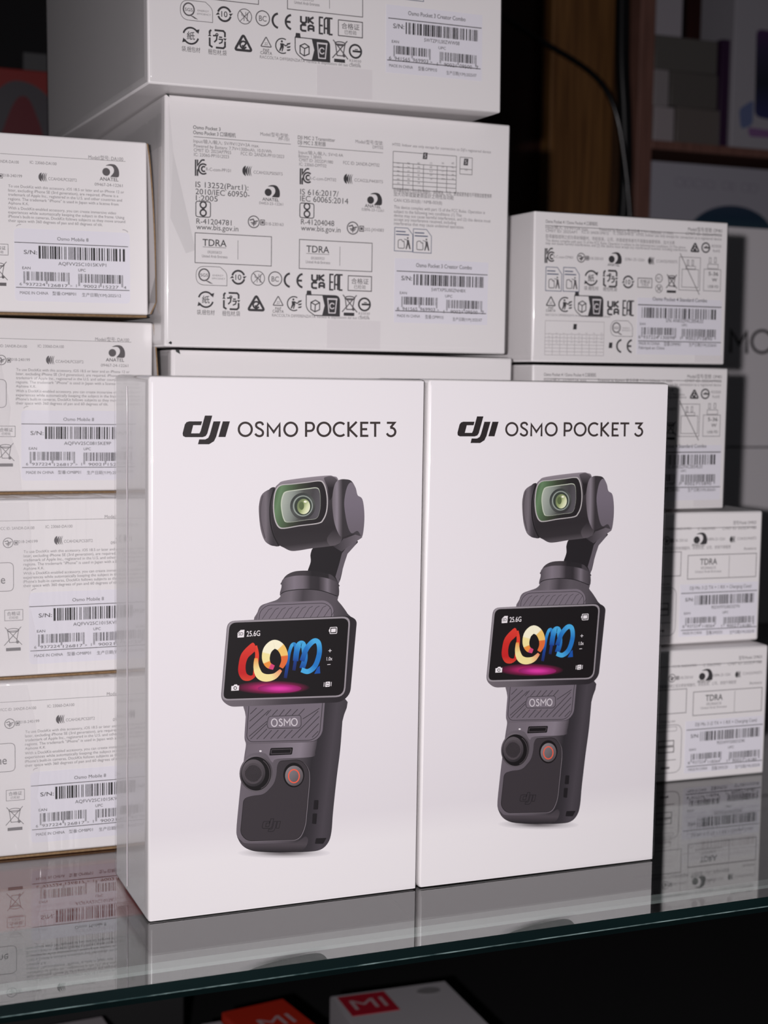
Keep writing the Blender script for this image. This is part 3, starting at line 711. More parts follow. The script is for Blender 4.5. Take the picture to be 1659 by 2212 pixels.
    I.line(P, 0, cols=[tuple(Y3[i] + (Y1[i] - Y3[i]) * min(1, k / (N * .25)) for i in range(3)) if k < N * .7 else tuple(Y1[i] + (lin((236, 120, 90))[i] - Y1[i]) * (k - N * .7) / (N * .3) for i in range(3)) for k in range(N)], ws=[16 + 66 * math.sin(math.pi * min(.93, .08 + k / (N - 1) * .86)) for k in range(N)])
    I.lay = 18
    P = spline([(640, 790), (580, 760), (555, 690), (575, 600), (640, 545), (705, 570), (745, 640), (748, 720), (715, 790)], False, 8); N = len(P)
    I.line(P, 0, cols=[lin((214, 70, 120)) if k < N * .08 else (lin((240, 150, 66)) if k < N * .18 else (Y1 if k < N * .32 else (Y2 if k < N * .62 else (lin((244, 200, 110)) if k < N * .78 else lin((226, 110, 54)))))) for k in range(N)], ws=[20 + 74 * math.sin(math.pi * (.12 + k / (N - 1) * .78)) for k in range(N)])
    # blue double wave and loop
    B1, B2, B3, B4 = lin((36, 120, 196)), lin((72, 172, 226)), lin((26, 66, 146)), lin((30, 40, 92))
    I.lay = 17
    for P, cs, wd in (([(760, 900), (780, 780), (800, 640), (832, 552), (866, 556), (868, 690), (850, 820)], (B4, B3, B1, B2, B1, B3, B4), 34),
                      ([(868, 720), (880, 620), (908, 545), (950, 550), (966, 690), (936, 800)], (B3, B1, B2, B2, B1, B3), 58),
                      ([(935, 720), (985, 590), (1060, 510), (1110, 530), (1118, 640), (1075, 770), (1000, 830), (930, 812)], (B3, B1, B2, B2, B1, B1, B2, B2), 52)):
        Q = spline(P, False, 6); N = len(Q); n = len(cs) - 1
        cc = []
        for k in range(N):
            t = k / (N - 1) * n; a = min(n - 1, int(t)); f = t - a; cc.append(tuple(cs[a][i] + (cs[a + 1][i] - cs[a][i]) * f for i in range(3)))
        I.line(Q, wd, cols=cc); I.lay += 1
    I.poly([(1065, 855), (1128, 850), (1122, 770), (1098, 790)], lin((24, 84, 170)))
    # icons
    I.lay = 20; wt = lin((236, 232, 234))
    I.poly([(256, 474), (258, 424), (290, 393), (330, 391), (324, 470)], wt); I.text('25.6G', 352, 494, 462, 58, wt, 0.02)
    I.line(roundpoly([(1232, 367), (1304, 363), (1302, 428), (1230, 432)], 8), 7, wt, closed=True); I.poly([(1244, 380), (1292, 377), (1290, 414), (1242, 418)], wt); I.poly([(1220, 388), (1228, 385), (1226, 412), (1218, 410)], wt)
    I.poly([(192, 984), (212, 982), (224, 968), (250, 966), (258, 979), (274, 978), (270, 1030), (190, 1034)], wt)
    I.poly(roundpoly([(1184, 940), (1232, 936), (1228, 990), (1180, 994)], 8), wt); I.line([(1170, 945), (1166, 990)], 6, wt); I.line([(1245, 940), (1241, 984)], 6, wt)
    I.line([(1214, 612), (1248, 610)], 6, wt); I.line([(1231, 594), (1230, 628)], 6, wt); I.text('1.0x', 1196, 1255, 716, 38, wt, .01); I.line([(1202, 758), (1236, 756)], 6, wt)
    I.lay = 21
    I.text('SD', 266, 316, 452, 34, blk, .03); I.line(ell(232, 1005, 15, 15, 20), 7, blk, closed=True)
    I.line(ell(1206, 966, 13, 15, 12, 20, 160), 6, blk); I.line(ell(1206, 966, 13, 15, 12, 200, 340), 6, blk)
    return I.build('camera_picture')

def title_print():
    I = Ink(cF1).view(370, 860, 3.13); I.lay = 3
    k = lin((42, 37, 38))
    dj = [(208, 157), (120, 157), (102, 163), (91, 178), (76, 238), (79, 256), (95, 264), (212, 264), (232, 257), (243, 240), (277, 118), (227, 118), (198, 222), (190, 238), (134, 238), (148, 183), (201, 183)]
    jj = [(285, 157), (333, 157), (303, 262), (288, 292), (255, 312), (180, 312), (188, 279), (230, 279), (250, 268), (260, 246)]
    for q in (dj, jj, [(348, 157), (396, 157), (366, 263), (318, 263)]): I.poly(q, k)
    a = I.build('maker_logo')
    I = Ink(cF1).view(370, 860, 3.13); I.lay = 3; w = 15
    k = lin((58, 50, 49))
    def S(p, closed=False): I.line(p, w, k, closed=closed)
    S(ell(500, 211, 44, 45, 36), True); S(spline([(620, 183), (612, 168), (594, 164), (576, 172), (574, 190), (588, 203), (606, 213), (619, 228), (616, 248), (598, 257), (578, 252), (567, 240)], False, 5))
    S([(652, 262), (652, 176), (692, 230), (732, 176), (732, 262)]); S(ell(807, 211, 43, 45, 36), True)
    S([(911, 262), (911, 167), (938, 167)]); S(spline([(930, 167), (952, 170), (963, 186), (962, 204), (950, 219), (930, 222), (911, 222)], False, 5)); S(ell(1032, 211, 43, 45, 36), True)
    S(ell(1141, 211, 43, 45, 30, 48, 312)); S([(1197, 160), (1197, 262)]); S([(1253, 160), (1203, 209), (1256, 262)])
    S([(1332, 167), (1284, 167), (1284, 255), (1332, 255)]); S([(1284, 210), (1324, 210)]); S([(1343, 167), (1413, 167)]); S([(1378, 167), (1378, 262)])
    S([(1457, 167), (1508, 167), (1482, 199)]); S(spline([(1480, 200), (1502, 205), (1514, 224), (1508, 246), (1488, 257), (1468, 252), (1457, 238)], False, 5))
    return a, I.build('title_lettering')

ME_PIC = gadget_print(); ME_LOGO, ME_TITLE = title_print()
def tall_box(c, label, first):
    r = thing('camera_box', label, 'box', c.loc, c.rot, GRP_F)
    carton_body(r, c.w, c.h, 0.055, 0.0012)
    film(r, c.w, c.h, 0.055, FILM, 0.0008, 0.0026)
    link('camera_picture', ME_PIC, None, r); link('maker_logo', ME_LOGO, None, r); link('title_lettering', ME_TITLE, None, r)
    return r
_r = tall_box(cF1, 'tall white camera box whose shaded side panel faces the accessory cartons', True)
# the film's heat-sealed seam down the side panel, a thin wavy bead
_rnd = random.Random(4)
tube('film_seam', [(-.0009 + _rnd.uniform(-.0001, .0001), .031 + _rnd.uniform(-.0003, .0003), .004 + .0064 * k) for k in range(31)], .00022, mat('film_seam_bead', (196, 190, 194), .15), 6, _r)
cF2 = Carton((0.1085, -0.0001, 0.0002), -0.27, 0.1, 0.1073, 0.2)
tall_box(cF2, 'tall white camera box standing in front of the stacked microphone cartons', False)

# ------------------------------------------------------------------ accessory cartons with kraft flaps (pile beside the camera boxes)
LW, LH, LD = 0.16, 0.0735, 0.19
cL = [Carton((-0.1320, 0.1139, 0.2246), 1.54, -0.5, LW, LH), Carton((-0.1291, 0.1210, 0.1504), 1.09, 0.35, LW, LH),
      Carton((-0.1301, 0.0982, 0.0750), -0.15, 0.0, LW, LH), Carton((-0.1310, 0.0938, 0.0012), -1.84, 0.0, LW, LH - .0008)]
VL = (0, 270, 3.95)
def accessory_print():
    I = Ink(cL[0]).view(*VL); I.lay = 1
    I.col = MID; u = I
    a = u.uv(1070, 312); b = (0.012, a[1]); I.line([b, a], 3.0 * I.scale(500, 290), uvspace=True)
    I.col = GREY
    I.text('Model/型号: DA100', 755, 1050, 288, 30); I.text('IC: 23060-DA100', 255, 482, 330, 26); I.text('FCC ID: 2ANDR-DA100', -140, 160, 312, 26)
    I.text('018-240199', 25, 188, 440, 26); I.text('CCAH24LPC520T2', 412, 655, 470, 26); I.text('09467-24-12261', 808, 1046, 517, 26)
    I.col = MID
    giteki(I, -62, 430, 42, 6); ncc(I, 368, 445, 42); anatel(I, 906, 400, 33); I.text('ANATEL', 850, 1010, 473, 30, None, .03)
    I.col = GREY
    para = [('To use DockKit with this accessory, iOS 18.5 or later and an iPhone 12 or', 1058, 530), ('later, excluding iPhone SE (3rd generation), are required. iPhone is a', 1008, 567),
            ('trademark of Apple Inc., registered in the U.S. and other countries and', 1040, 603), ('regions. The trademark "iPhone" is used in Japan with a license from', 1010, 640), ('Aiphone K.K.', 246, 676),
            ('With a DockKit-enabled accessory, you can create immersive video', 990, 718), ('experiences while automatically keeping the subject in the frame. Using', 1060, 754),
            ("iPhone's built-in cameras, DockKit follows subjects as they move around", 1068, 790), ('their space with 360 degrees of pan and 60 degrees of tilt.', 875, 826)]
    for t, x1, y_ in para: I.text(t, 70, x1, y_)
    I.col = MID
    I.rect(-480, 580, -16, 830, None, 5, 45); I.text('iPhone', -330, -83, 770, 78, None, .01)
    hegezheng(I, -86, 1012, 68, 1105, 4); weee(I, -12, 1240, 138, 6); bar(I, -8, 1358, 125, 28)
    I.ls(180, 870, ell(0, 0, 40, 22, 8, 90, 170), 6, PALE); I.ls(1045, 918, ell(0, 0, 45, 24, 8, 10, 90), 6, PALE)
    return I.build('regulatory_print')
def sticker_print(c, view, P, seed):
    """P: dict of the traced places of a barcode sticker"""
    I = Ink(c).view(*view); I.lay = 5; I.col = INK
    for t, x0, x1, b_, h_, bo in P['text']: I.text(t, x0, x1, b_, h_, None, bo)
    for x0, x1, y_, w_ in P['rules']:
        a = I.uv(x0, y_); b_ = I.uv(x1, y_); I.line([a, (b_[0], a[1])], w_ * I.scale(x0, y_), uvspace=True)
    I.col = BLK
    x0, x1, y0, y1 = P['code']; draw_bars(I, bars_random(38, seed), x0, x1, y0, y1)
    for k in ('ean', 'upc'):
        d, x0, x1, y0, y1, g_ = P[k]; draw_bars(I, bars_ean(d), x0, x1, y0, y1, g_)
    return I.build('barcode_print')
PL = dict(text=[('Osmo Mobile 8', 488, 754, 985, 30, .0), ('S/N:', 203, 316, 1100, 36, .02), ('EAN', 190, 260, 1230, 24, .01), ('UPC', 668, 730, 1250, 24, .01),
                ('6', 168, 190, 1368, 26, 0), ('937224', 220, 385, 1370, 26, 0), ('126817', 412, 578, 1380, 26, 0), ('>', 598, 620, 1384, 22, 0), ('1', 650, 660, 1385, 26, 0), ('90021', 712, 848, 1388, 26, 0), ('15227', 880, 1012, 1394, 26, 0), ('4', 1056, 1076, 1400, 26, 0),
                ('MADE IN CHINA', 170, 412, 1442, 26, .02), ('型番:OM8P01', 447, 648, 1450, 26, .02), ('生产日期(Y/M):2025/12', 700, 1032, 1462, 26, .02)],
          rules=[(122, 1092, 1000, 6), (135, 1105, 1385, 6)], code=(328, 1070, 1030, 1140),
          ean=('6937224126817', 200, 592, 1248, 1325, 1352), upc=('0190021152274', 668, 1048, 1270, 1345, 1375))
ME_ACC = accessory_print(); ME_ACCB = sticker_print(cL[0], VL, PL, 5); ME_ACCS = sticker_mesh(cL[0], 118, 878, 1106, 1500, VL, .002)
def serial(c, txt, x0, x1, base, view, h):
    I = Ink(c).view(*view); I.lay = 5; I.col = INK; I.text(txt, x0, x1, base, h); return I.build('serial_number_print')
labs = ['unwrapped white accessory carton with bulging open side flap, topmost of its pile', 'white accessory carton second from the top of the kraft-edged pile',
        'white film-wrapped accessory carton third from the top of the kraft-edged pile', 'white film-wrapped accessory carton on the glass, lowest of the kraft-edged pile']
sns = ['AQFVV25C1015KVP1', 'AQFVV25C0815KE9P', 'AQFVV25C1015KVN4', 'AQFVV25C1015KVQ7']
for i, c in enumerate(cL):
    r = thing('accessory_carton', labs[i], 'box', c.loc, c.rot, 'accessory cartons in a pile')
    carton_body(r, c.w, c.h, LD, .0008)
    link('bottom_flap', boxmesh('bottom_flap', .0008, LW - .0006, -.0003, LD - .001, -.0011, -.0001, .0003, 1), KRAFT, r)
    # side flap: thin bowed card with a kraft edge
    b_ = (.0034, .0036, .002, .002)[i]; n = 14; outer = []; inner = []
    for k in range(n + 1):
        t = k / n; z = LH * (1.0 - .985 * t) - .0006
        x = b_ * (math.sin(min(1, t * 1.04) ** .75 * math.pi / 2)) if t < .93 else b_ * (1 - ((t - .93) / .07) ** 2 * .75)
        outer.append((LW + x + .0004, z)); inner.append((LW + x - .0001, z))
    link('side_flap', extrude_profile('side_flap', outer + inner[::-1], .0002, LD * .9), WHITE, r)
    link('flap_edge', extrude_profile('flap_edge', outer + inner[::-1], -.0001, .0002), KRAFT, r)
    if i:
        film(r, c.w, c.h, LD, FILMW if i > 1 else FILM, .0007, .0012)
        # ragged pale sheet: whitish haze of light on the film, put in as colour
        edge = {1: [(-10, 700), (4, 800), (22, 880), (18, 930), (40, 985), (46, 1060)], 2: [(60, 1082), (66, 1150), (69, 1240), (62, 1300), (78, 1370), (80, 1444)], 3: [(58, 1480), (76, 1560), (86, 1650), (80, 1720), (98, 1780), (104, 1842)]}[i]
        E_ = [c.uv(*p) for p in edge]; E_[0] = (E_[0][0], c.h - .001); E_[-1] = (E_[-1][0], .001)
        me = bpy.data.meshes.new('film_haze'); me.from_pydata([(.002, -.0009, c.h - .001), (.002, -.0009, .001)] + [(u, -.0009, v) for u, v in E_[::-1]], [], [tuple(range(2 + len(E_)))])
        link('film_haze', me, VEIL, r)
    link('regulatory_print', ME_ACC, None, r)
    st = link('barcode_sticker', ME_ACCS, STICK if not ME_ACCS.materials else None, r); link('barcode_print', ME_ACCB, None, st)
    link('serial_number_print', serial(cL[0], sns[i], 497, 906, 1197, VL, 30), None, st)

# ------------------------------------------------------------------ big combo cartons (middle pile)
CW, CH, CDp = 0.1639, 0.1058, 0.192
cC = [Carton((0.0209, 0.0894, 0.3188), 2.18, -0.7, CW, CH), Carton((0.0321, 0.1066, 0.2124), 0.52, 0.0, CW, CH),
      Carton((0.0375, 0.1180, 0.1064), -2.0, 0.25, CW, CH - .0008), Carton((0.0375, 0.1180, 0.0), -1.0, 0.0, CW, CH - .0012)]
V4 = (340, 180, 3.95); V5 = (740, 220, 3.77); V2 = (740, 220, 3.77)
def combo_print():
    I = Ink(cC[1]).view(*V4); I.lay = 1
    def rule(x0, y0, x1):
        a = I.uv(x0, y0); b = I.uv(x1, y0); I.line([a, (b[0], a[1])], 4 * I.scale(x0, y0), MID, uvspace=True)
    I.col = INK
    I.text('Osmo Pocket 3', 305, 538, 388, 30, None, .015); I.text('Osmo Pocket 3 口袋相机', 305, 668, 432, 30, None, .015)
    rule(308, 455, 1138); I.col = GREY
    I.text('Model/型号/型號:', 878, 1120, 445, 28); I.text('PP-101', 1035, 1124, 488, 26)
    I.text('Input/输入/輸入: 5V/9V/12V=3A max.', 308, 868, 505, 28); I.text('Powered by Battery: 7.7V=1300mAh, 10.01Wh', 310, 974, 545, 28); I.text('CMIIT ID: 2023AP7955', 310, 628, 582, 28)
    I.text('FCC ID: 2ANDR-PP1012023', 712, 1080, 612, 28); I.text('IC: 23060-PP1012023', 312, 610, 620, 28); I.text('R-C-com-PP101', 415, 626, 745, 28); I.text('CCAH23LP5050T5', 820, 1068, 770, 26)
    I.text('04453-23-12261', 868, 1072, 1032, 24); I.text('018-230163', 920, 1075, 1210, 26)
    I.col = INK
    kc(I, 362, 722, 132, 13); ncc(I, 768, 748, 46); anatel(I, 945, 930, 30); I.text('ANATEL', 895, 1036, 1000, 26, None, .03)
    I.text('IS 13252(Part1):', 325, 776, 885, 48); I.text('2010/IEC 60950-', 325, 786, 945, 48); I.text('1:2005', 328, 514, 998, 46)
    bis(I, 328, 1005, 453, 1137, 7); I.text('R-41204781', 332, 632, 1197, 46); I.text('www.bis.gov.in', 332, 690, 1245, 46); I.col = MID; giteki(I, 822, 1182, 47, 8)
    I.rect(322, 1275, 974, 1530, MID, 6); I.col = INK; I.text('TDRA', 385, 590, 1385, 58, None, .02); I.col = GREY
    I.ls(487, 1400, [(-100, 0), (100, 0)], 4); I.text('ER20058/23', 430, 548, 1450, 22); I.text('United Arab Emirates', 380, 598, 1484, 24, None, .01); I.ls(687, 1422, [(0, 78), (0, -78)], 4)
    I.col = MID; sgs(I, 330, 1568, 594, 1720, 7); I.col = INK; ten(I, 690, 1655, 60); I.col = MID; nofood(I, 857, 1663, 57, 6); I.ring(1005, 1668, 56, 8); I.ltext('BC', 1005, 1670, 62, 42, None, .01)
    I.col = INK; ce(I, 1180, 1682, 54, 17); ukca(I, 1371, 1690, 52, 54, 16); eac(I, 1526, 1698, 54, 60, 13)
    recycle(I, 413, 1845, 62, 14, '紙'); recycle(I, 630, 1858, 66, 15, None, True); rcm(I, 843, 1880, 70, 14); I.col = MID
    I.text('袋,梱包材', 336, 488, 1970, 34); I.text('梱包材,袋', 553, 705, 1980, 34)
    pap(I, 1030, 1862, 44, 8); I.text('PAP', 1005, 1055, 1932, 22, None, .02); I.text('CARTA', 982, 1078, 1956, 24, None, .02); I.col = INK; triman(I, 1165, 1880, 56, 9); boxbin(I, 1270, 1790, 1555, 1975)
    I.col = GREY; I.text('RACCOLTA DIFFERENZIATA Verifica le disposizioni del tuo Comune', 978, 1810, 1990, 24)
    # second column
    I.col = INK; I.text('DJI MIC 2 Transmitter', 1198, 1516, 475, 30, None, .01); I.text('DJI MIC 2 发射器', 1198, 1436, 518, 30, None, .01); rule(1203, 537, 1925)
    I.col = GREY
    I.text('Input/输入/輸入: 5V=0.4A', 1205, 1585, 600, 26); I.text('Battery: 1.38Wh', 1205, 1400, 632, 26); I.text('CMIIT ID: 2022DP1980', 1208, 1498, 665, 26); I.text('IC: 23060-DMT02', 1210, 1442, 702, 26); I.text('R-C-com-DMT02', 1298, 1525, 822, 26)
    I.col = INK; kc(I, 1255, 796, 126, 13); I.text('IS 616:2017/', 1218, 1546, 948, 48); I.text('IEC 60065:2014', 1218, 1628, 1005, 48); bis(I, 1216, 1020, 1336, 1145, 7); I.text('R-41204048', 1225, 1508, 1203, 46); I.text('www.bis.gov.in', 1225, 1562, 1255, 46)
    I.rect(1212, 1332, 1833, 1580, MID, 6); I.text('TDRA', 1270, 1466, 1440, 56, None, .02); I.col = GREY
    I.ls(1368, 1456, [(-98, 0), (98, 0)], 4); I.text('ER20059/23', 1312, 1425, 1502, 22); I.text('United Arab Emirates', 1266, 1474, 1534, 24, None, .01); I.ls(1557, 1475, [(0, 75), (0, -75)], 4)
    # third column and right icons
    I.view(*V5)
    I.text('Model/型号/型號:', 105, 330, 335, 26); I.text('DMT02', 245, 330, 380, 24); I.text('FCC ID: 2ANDR-DMT02', 5, 300, 508, 26); I.text('CCAI22LP4430T5', 95, 328, 648, 24); I.text('03896-23-12261', 155, 335, 886, 22); I.text('202-JXH083', 178, 335, 1050, 24)
    I.col = INK; ncc(I, 48, 628, 42); anatel(I, 228, 800, 28); I.text('ANATEL', 180, 310, 858, 26, None, .03); I.col = MID; giteki(I, 83, 1028, 45, 8)
    hegezheng(I, 46, 1416, 236, 1536, 7); weee(I, 58, 1640, 112, 8); I.col = INK; bar(I, 52, 1730, 86, 24); oneway(I, 178, 1650, 46, 9); I.col = GREY; I.ltext('R33030', 176, 1724, 92, 18); I.ltext('RoHS', 178, 1750, 70, 18)
    I.text("HT02: Indoor use only except for connection to DJI's registered device", 405, 1208, 356, 22)
    grid(I, 412, 402, [412, 495, 578, 663, 778, 858, 938], [402, 485, 517, 549, 581, 613, 645, 678], 4, MID, EU)
    grid(I, 957, 450, [957, 1057], [450, 535, 572], 4, MID, ['UK']); I.col = INK
    for cx_, cy_ in ((672, 440), (1004, 490)): I.lp(cx_, cy_, [(-20, -24), (16, -24), (20, 24), (-14, 24)]); I.lay += 1; I.ltext('5', cx_, cy_, 16, 30, lin((220, 216, 218)), .02); I.lay -= 1
    I.col = MID
    I.text('取得審驗證明之低功率射頻器材，非經核准，公司、商號或使用者均不得擅自變更頻率', 415, 1215, 730, 26); I.text('加大功率或變更原設計之特性及功能', 415, 905, 764, 26)
    I.col = GREY
    for t, x1, y_ in (('CAN ICES-003(B) / NMB-003(B)', 810, 812), ('This device complies with part 15 of the FCC Rules. Operation is', 1160, 868), ('subject to the following two conditions: (1) This', 970, 903), ('device may not cause harmful interference, and (2) this device must', 1205, 936), ('accept any interference received, including', 925, 968), ('interference that may cause undesired operation.', 990, 1001)):
        I.text(t, 418, x1, y_, 25)
    I.col = MID; tidyman(I, 497, 1122, 74, 86, 5); tidyman(I, 649, 1134, 74, 86, 5)
    return I.build('regulatory_print')
PC = dict(text=[('Osmo Pocket 3 Creator Combo', 598, 1052, 1345, 30, .012), ('S/N:', 478, 565, 1452, 34, .03), ('EAN', 466, 522, 1565, 20, .01), ('UPC', 835, 893, 1592, 20, .01),
                ('6', 442, 458, 1696, 26, 0), ('941565', 486, 608, 1698, 26, 0), ('969903', 630, 752, 1702, 26, 0), ('>', 768, 785, 1708, 20, 0), ('1', 822, 832, 1722, 26, 0), ('90021', 878, 975, 1722, 26, 0), ('09500', 1000, 1098, 1726, 26, 0), ('7', 1130, 1146, 1730, 26, 0),
                ('MADE IN CHINA', 443, 630, 1752, 22, .02), ('型番:OP9M10', 672, 820, 1764, 24, .02), ('生产日期(Y/M):2025/07', 895, 1134, 1782, 22, .02)],
          rules=[(440, 1180, 1377, 6), (428, 1168, 1700, 6)], code=(578, 1152, 1402, 1492),
          ean=('6941565969903', 480, 772, 1585, 1650, 1672), upc=('0190021095007', 845, 1136, 1612, 1680, 1702))
ME_CMB = combo_print(); ME_CMBB = sticker_print(cC[1], V5, PC, 11); ME_CMBS = sticker_mesh(cC[1], 424, 1272, 1188, 1796, V5)
def seal_mesh(c, view, x0, y0, x1, y1):
    I = Ink(c).view(*view); u0, v1 = I.uv(x0, y0); u1, _ = I.uv(x1, y0); _, v0 = I.uv(x0, y1)
    return boxmesh('seal_tape', u0, u1, -EPS0 - EPSL, 0, v0, v1)
ME_CSEAL = seal_mesh(cC[1], (0, 0, 1), 706, 690, 822, 752)
labs = ['large white combo carton, topmost of the middle pile, overhanging the one below', 'large white combo carton second from the top of the middle pile, full label showing',
        'large white combo carton, third of the middle pile, mostly behind the camera boxes', 'large white combo carton at the bottom of the middle pile, hidden behind the camera boxes']
for i, c in enumerate(cC):
    r = thing('combo_carton', labs[i], 'box', c.loc, c.rot, 'large combo cartons in the middle pile')
    carton_body(r, c.w, c.h, CDp, .0008)
    film(r, c.w, c.h, CDp, FILM, .0010, .0030)
    if i < 2:
        link('regulatory_print', ME_CMB, None, r)
        st = link('barcode_sticker', ME_CMBS, STICK if not ME_CMBS.materials else None, r); link('barcode_print', ME_CMBB, None, st)
        link('serial_number_print', serial(cC[1], ('5WTZP1L00ZWW08', '5WTXP5U00ZNH8X')[i], 722, 1002, 1542, V5, 26), None, st)
        link('seal_tape', ME_CSEAL, SEAL if not ME_CSEAL.materials else None, r)

# dark notches where the film shrank open at the corners, and a loose fold
def notch(c, root, *pp):
    for P in pp:
        q = [c.uv(x, y_) for x, y_ in P]
        me = bpy.data.meshes.new('film_notch'); me.from_pydata([(u, -.00115, v) for u, v in q], [], [tuple(range(len(q)))])
        link('film_notch', me, HOLE, root)
ROOT = {o['label']: o for o in col.objects if 'label' in o}
notch(cC[1], ROOT[labs[1]], [(356, 203), (363, 203), (364, 211)], [(362, 741), (367, 737), (370, 740), (368, 744)])
notch(cC[2], ROOT[labs[2]], [(378, 756), (385, 754), (388, 765), (379, 760)])
q = [cC[1].uv(x, y_) for x, y_ in ((362, 208), (372, 330), (421, 540), (400, 548), (366, 470))]
me = bpy.data.meshes.new('film_fold')
me.from_pydata([(q[0][0], -.0011, q[0][1]), (q[1][0], -.0015, q[1][1]), (q[2][0], -.0011, q[2][1]), (q[3][0], -.0014, q[3][1]), (q[4][0], -.0011, q[4][1])], [], [(0, 1, 4), (1, 3, 4), (1, 2, 3)])
link('film_fold', me, FILMW, ROOT[labs[1]])

# ------------------------------------------------------------------ standard cartons and microphone cartons (right pile)
AW, AH, AD = 0.1113, 0.0708, 0.15
MH = 0.0672; MW = 0.139; MD = 0.13
cA = [Carton((0.2110, 0.1100, 0.2091), 1.62, -0.3, AW, AH), Carton((0.2120, 0.1106, 0.1370), 0.18, 0.0, AW, AH)]
cM = [Carton((0.2075, 0.1130, 0.0682), -1.6, 0.0, MW, MH), Carton((0.2075, 0.1043, 0.0), -1.67, 0.0, MW, MH)]
V6 = (1090, 440, 2.916); V8 = (1400, 1350, 3.687)
def standard_print():
    I = Ink(cA[0]).view(*V6); I.lay = 1; I.col = MID
    def rule(x0, y0, x1, w=3):
        a = I.uv(x0, y0); b = I.uv(x1, y0); I.line([a, (b[0], a[1])], w * I.scale(x0, y0), uvspace=True)
    I.text('Osmo Pocket 4 / Osmo Pocket 4 口袋相机', 258, 586, 120, 18, None, .01); I.text('Model/型号/型號: OP401', 1155, 1370, 170, 18); rule(258, 137, 1370); I.col = GREY
    I.text('Input/输入: 5V/9V=3A max', 258, 525, 156, 18); I.text('Powered by Battery 电池供电 7.7V=1545mAh, 11.9Wh', 597, 1062, 172, 18); I.text('CMIIT ID: 2025AP9955', 1140, 1368, 196, 16)
    I.text('CMIIT ID: 2025AP1', 258, 455, 178, 16); I.text('FCC ID: 2ANDR-OP40125', 485, 656, 187, 16); I.text('IC: 23060-OP40125', 685, 812, 195, 16); I.text('HT02: Indoor use only except for connection to a registered device', 830, 1366, 203, 16)
    I.text('取得審驗證明之低功率射頻器材，非經核准，公司、商號或使用者均不得擅自變更頻率、加大功率', 258, 1072, 214, 17)
    I.text('This device complies with part 15 of the FCC Rules. Operation is subject to the following two conditions: (1) This device', 258, 1140, 238, 16); I.text('may not cause harmful interference, and (2) this device must accept any interference received, including interference', 258, 1150, 256, 16)
    I.text('R-C-com-OP401', 308, 430, 342, 16); I.text('018-250163', 530, 620, 352, 16); I.text('03961-25-12261', 758, 880, 358, 16); I.text('CCAH25LP5050T5', 955, 1088, 370, 16); I.ltext('R33030', 1335, 268, 58, 14); I.ltext('RoHS', 1335, 298, 44, 14)
    I.col = INK
    rcm(I, 1199, 277, 26, 6); oneway(I, 1267, 277, 24, 5); kc(I, 278, 328, 80, 8); anatel(I, 674, 350, 19); I.text('ANATEL', 648, 724, 392, 16, None, .03); ncc(I, 925, 360, 23); I.col = MID; giteki(I, 482, 340, 24, 5)
    # charger symbols
    I.col = GREY
    I.rect(1102, 335, 1234, 543, None, 3); I.ls(1168, 440, [(-66, 102), (62, -108)], 4, MID); I.rect(1118, 412, 1222, 525, None, 3); I.rect(1142, 392, 1202, 410, None, 3)
    for x in (1155, 1185): I.rect(x - 5, 355, x + 5, 388, None, 3)
    I.rect(1256, 412, 1362, 548, None, 3); I.rect(1280, 380, 1345, 408, None, 3)
    for x in (1295, 1328): I.rect(x - 6, 340, x + 6, 372, None, 3)
    I.col = INK; I.text('5-36', 1284, 1345, 452, 20, None, .02); I.text('W', 1305, 1325, 490, 18, None, .02); I.text('USB PD', 1280, 1346, 530, 15)
    I.col = MID; tidyman(I, 309, 475, 50, 64, 4); tidyman(I, 420, 478, 50, 64, 4)
    I.col = INK; recycle(I, 545, 468, 38, 9, '紙'); recycle(I, 665, 472, 42, 10, None, True); ten(I, 778, 493, 34); I.col = MID
    I.text('袋,梱包材', 500, 590, 542, 18); I.text('梱包材,袋', 620, 708, 548, 18); hegezheng(I, 840, 468, 928, 526, 4); I.ring(972, 470, 21, 4); I.ltext('BC', 972, 470, 22, 14); nofood(I, 972, 535, 21, 3); weee(I, 1052, 488, 62, 5); I.col = INK; bar(I, 1050, 554, 58, 13)
    pap(I, 291, 618, 29, 6); I.text('PAP', 275, 308, 662, 12, None, .02); I.text('CARTA', 260, 320, 680, 14, None, .02); triman(I, 380, 635, 38, 7); boxbin(I, 440, 574, 620, 698); ukca(I, 684, 656, 33, 36, 10); eac(I, 780, 658, 34, 38, 8)
    I.col = GREY; I.text('RACCOLTA DIFFERENZIATA Verifica le disposizioni del tuo Comune', 258, 665, 706, 13)
    grid(I, 256, 736, [256 + 47.3 * k for k in range(9)], [736, 808, 828, 847, 866, 885, 904, 923], 2.5, PALE, EU)
    I.col = INK; I.lp(443, 775, [(-12, -15), (10, -15), (12, 15), (-9, 15)]); I.lp(667, 892, [(-12, -15), (10, -15), (12, 15), (-9, 15)]); I.col = MID; sgs(I, 668, 745, 806, 828, 4); I.col = INK; ce(I, 765, 897, 33, 10)
    return I.build('regulatory_print')
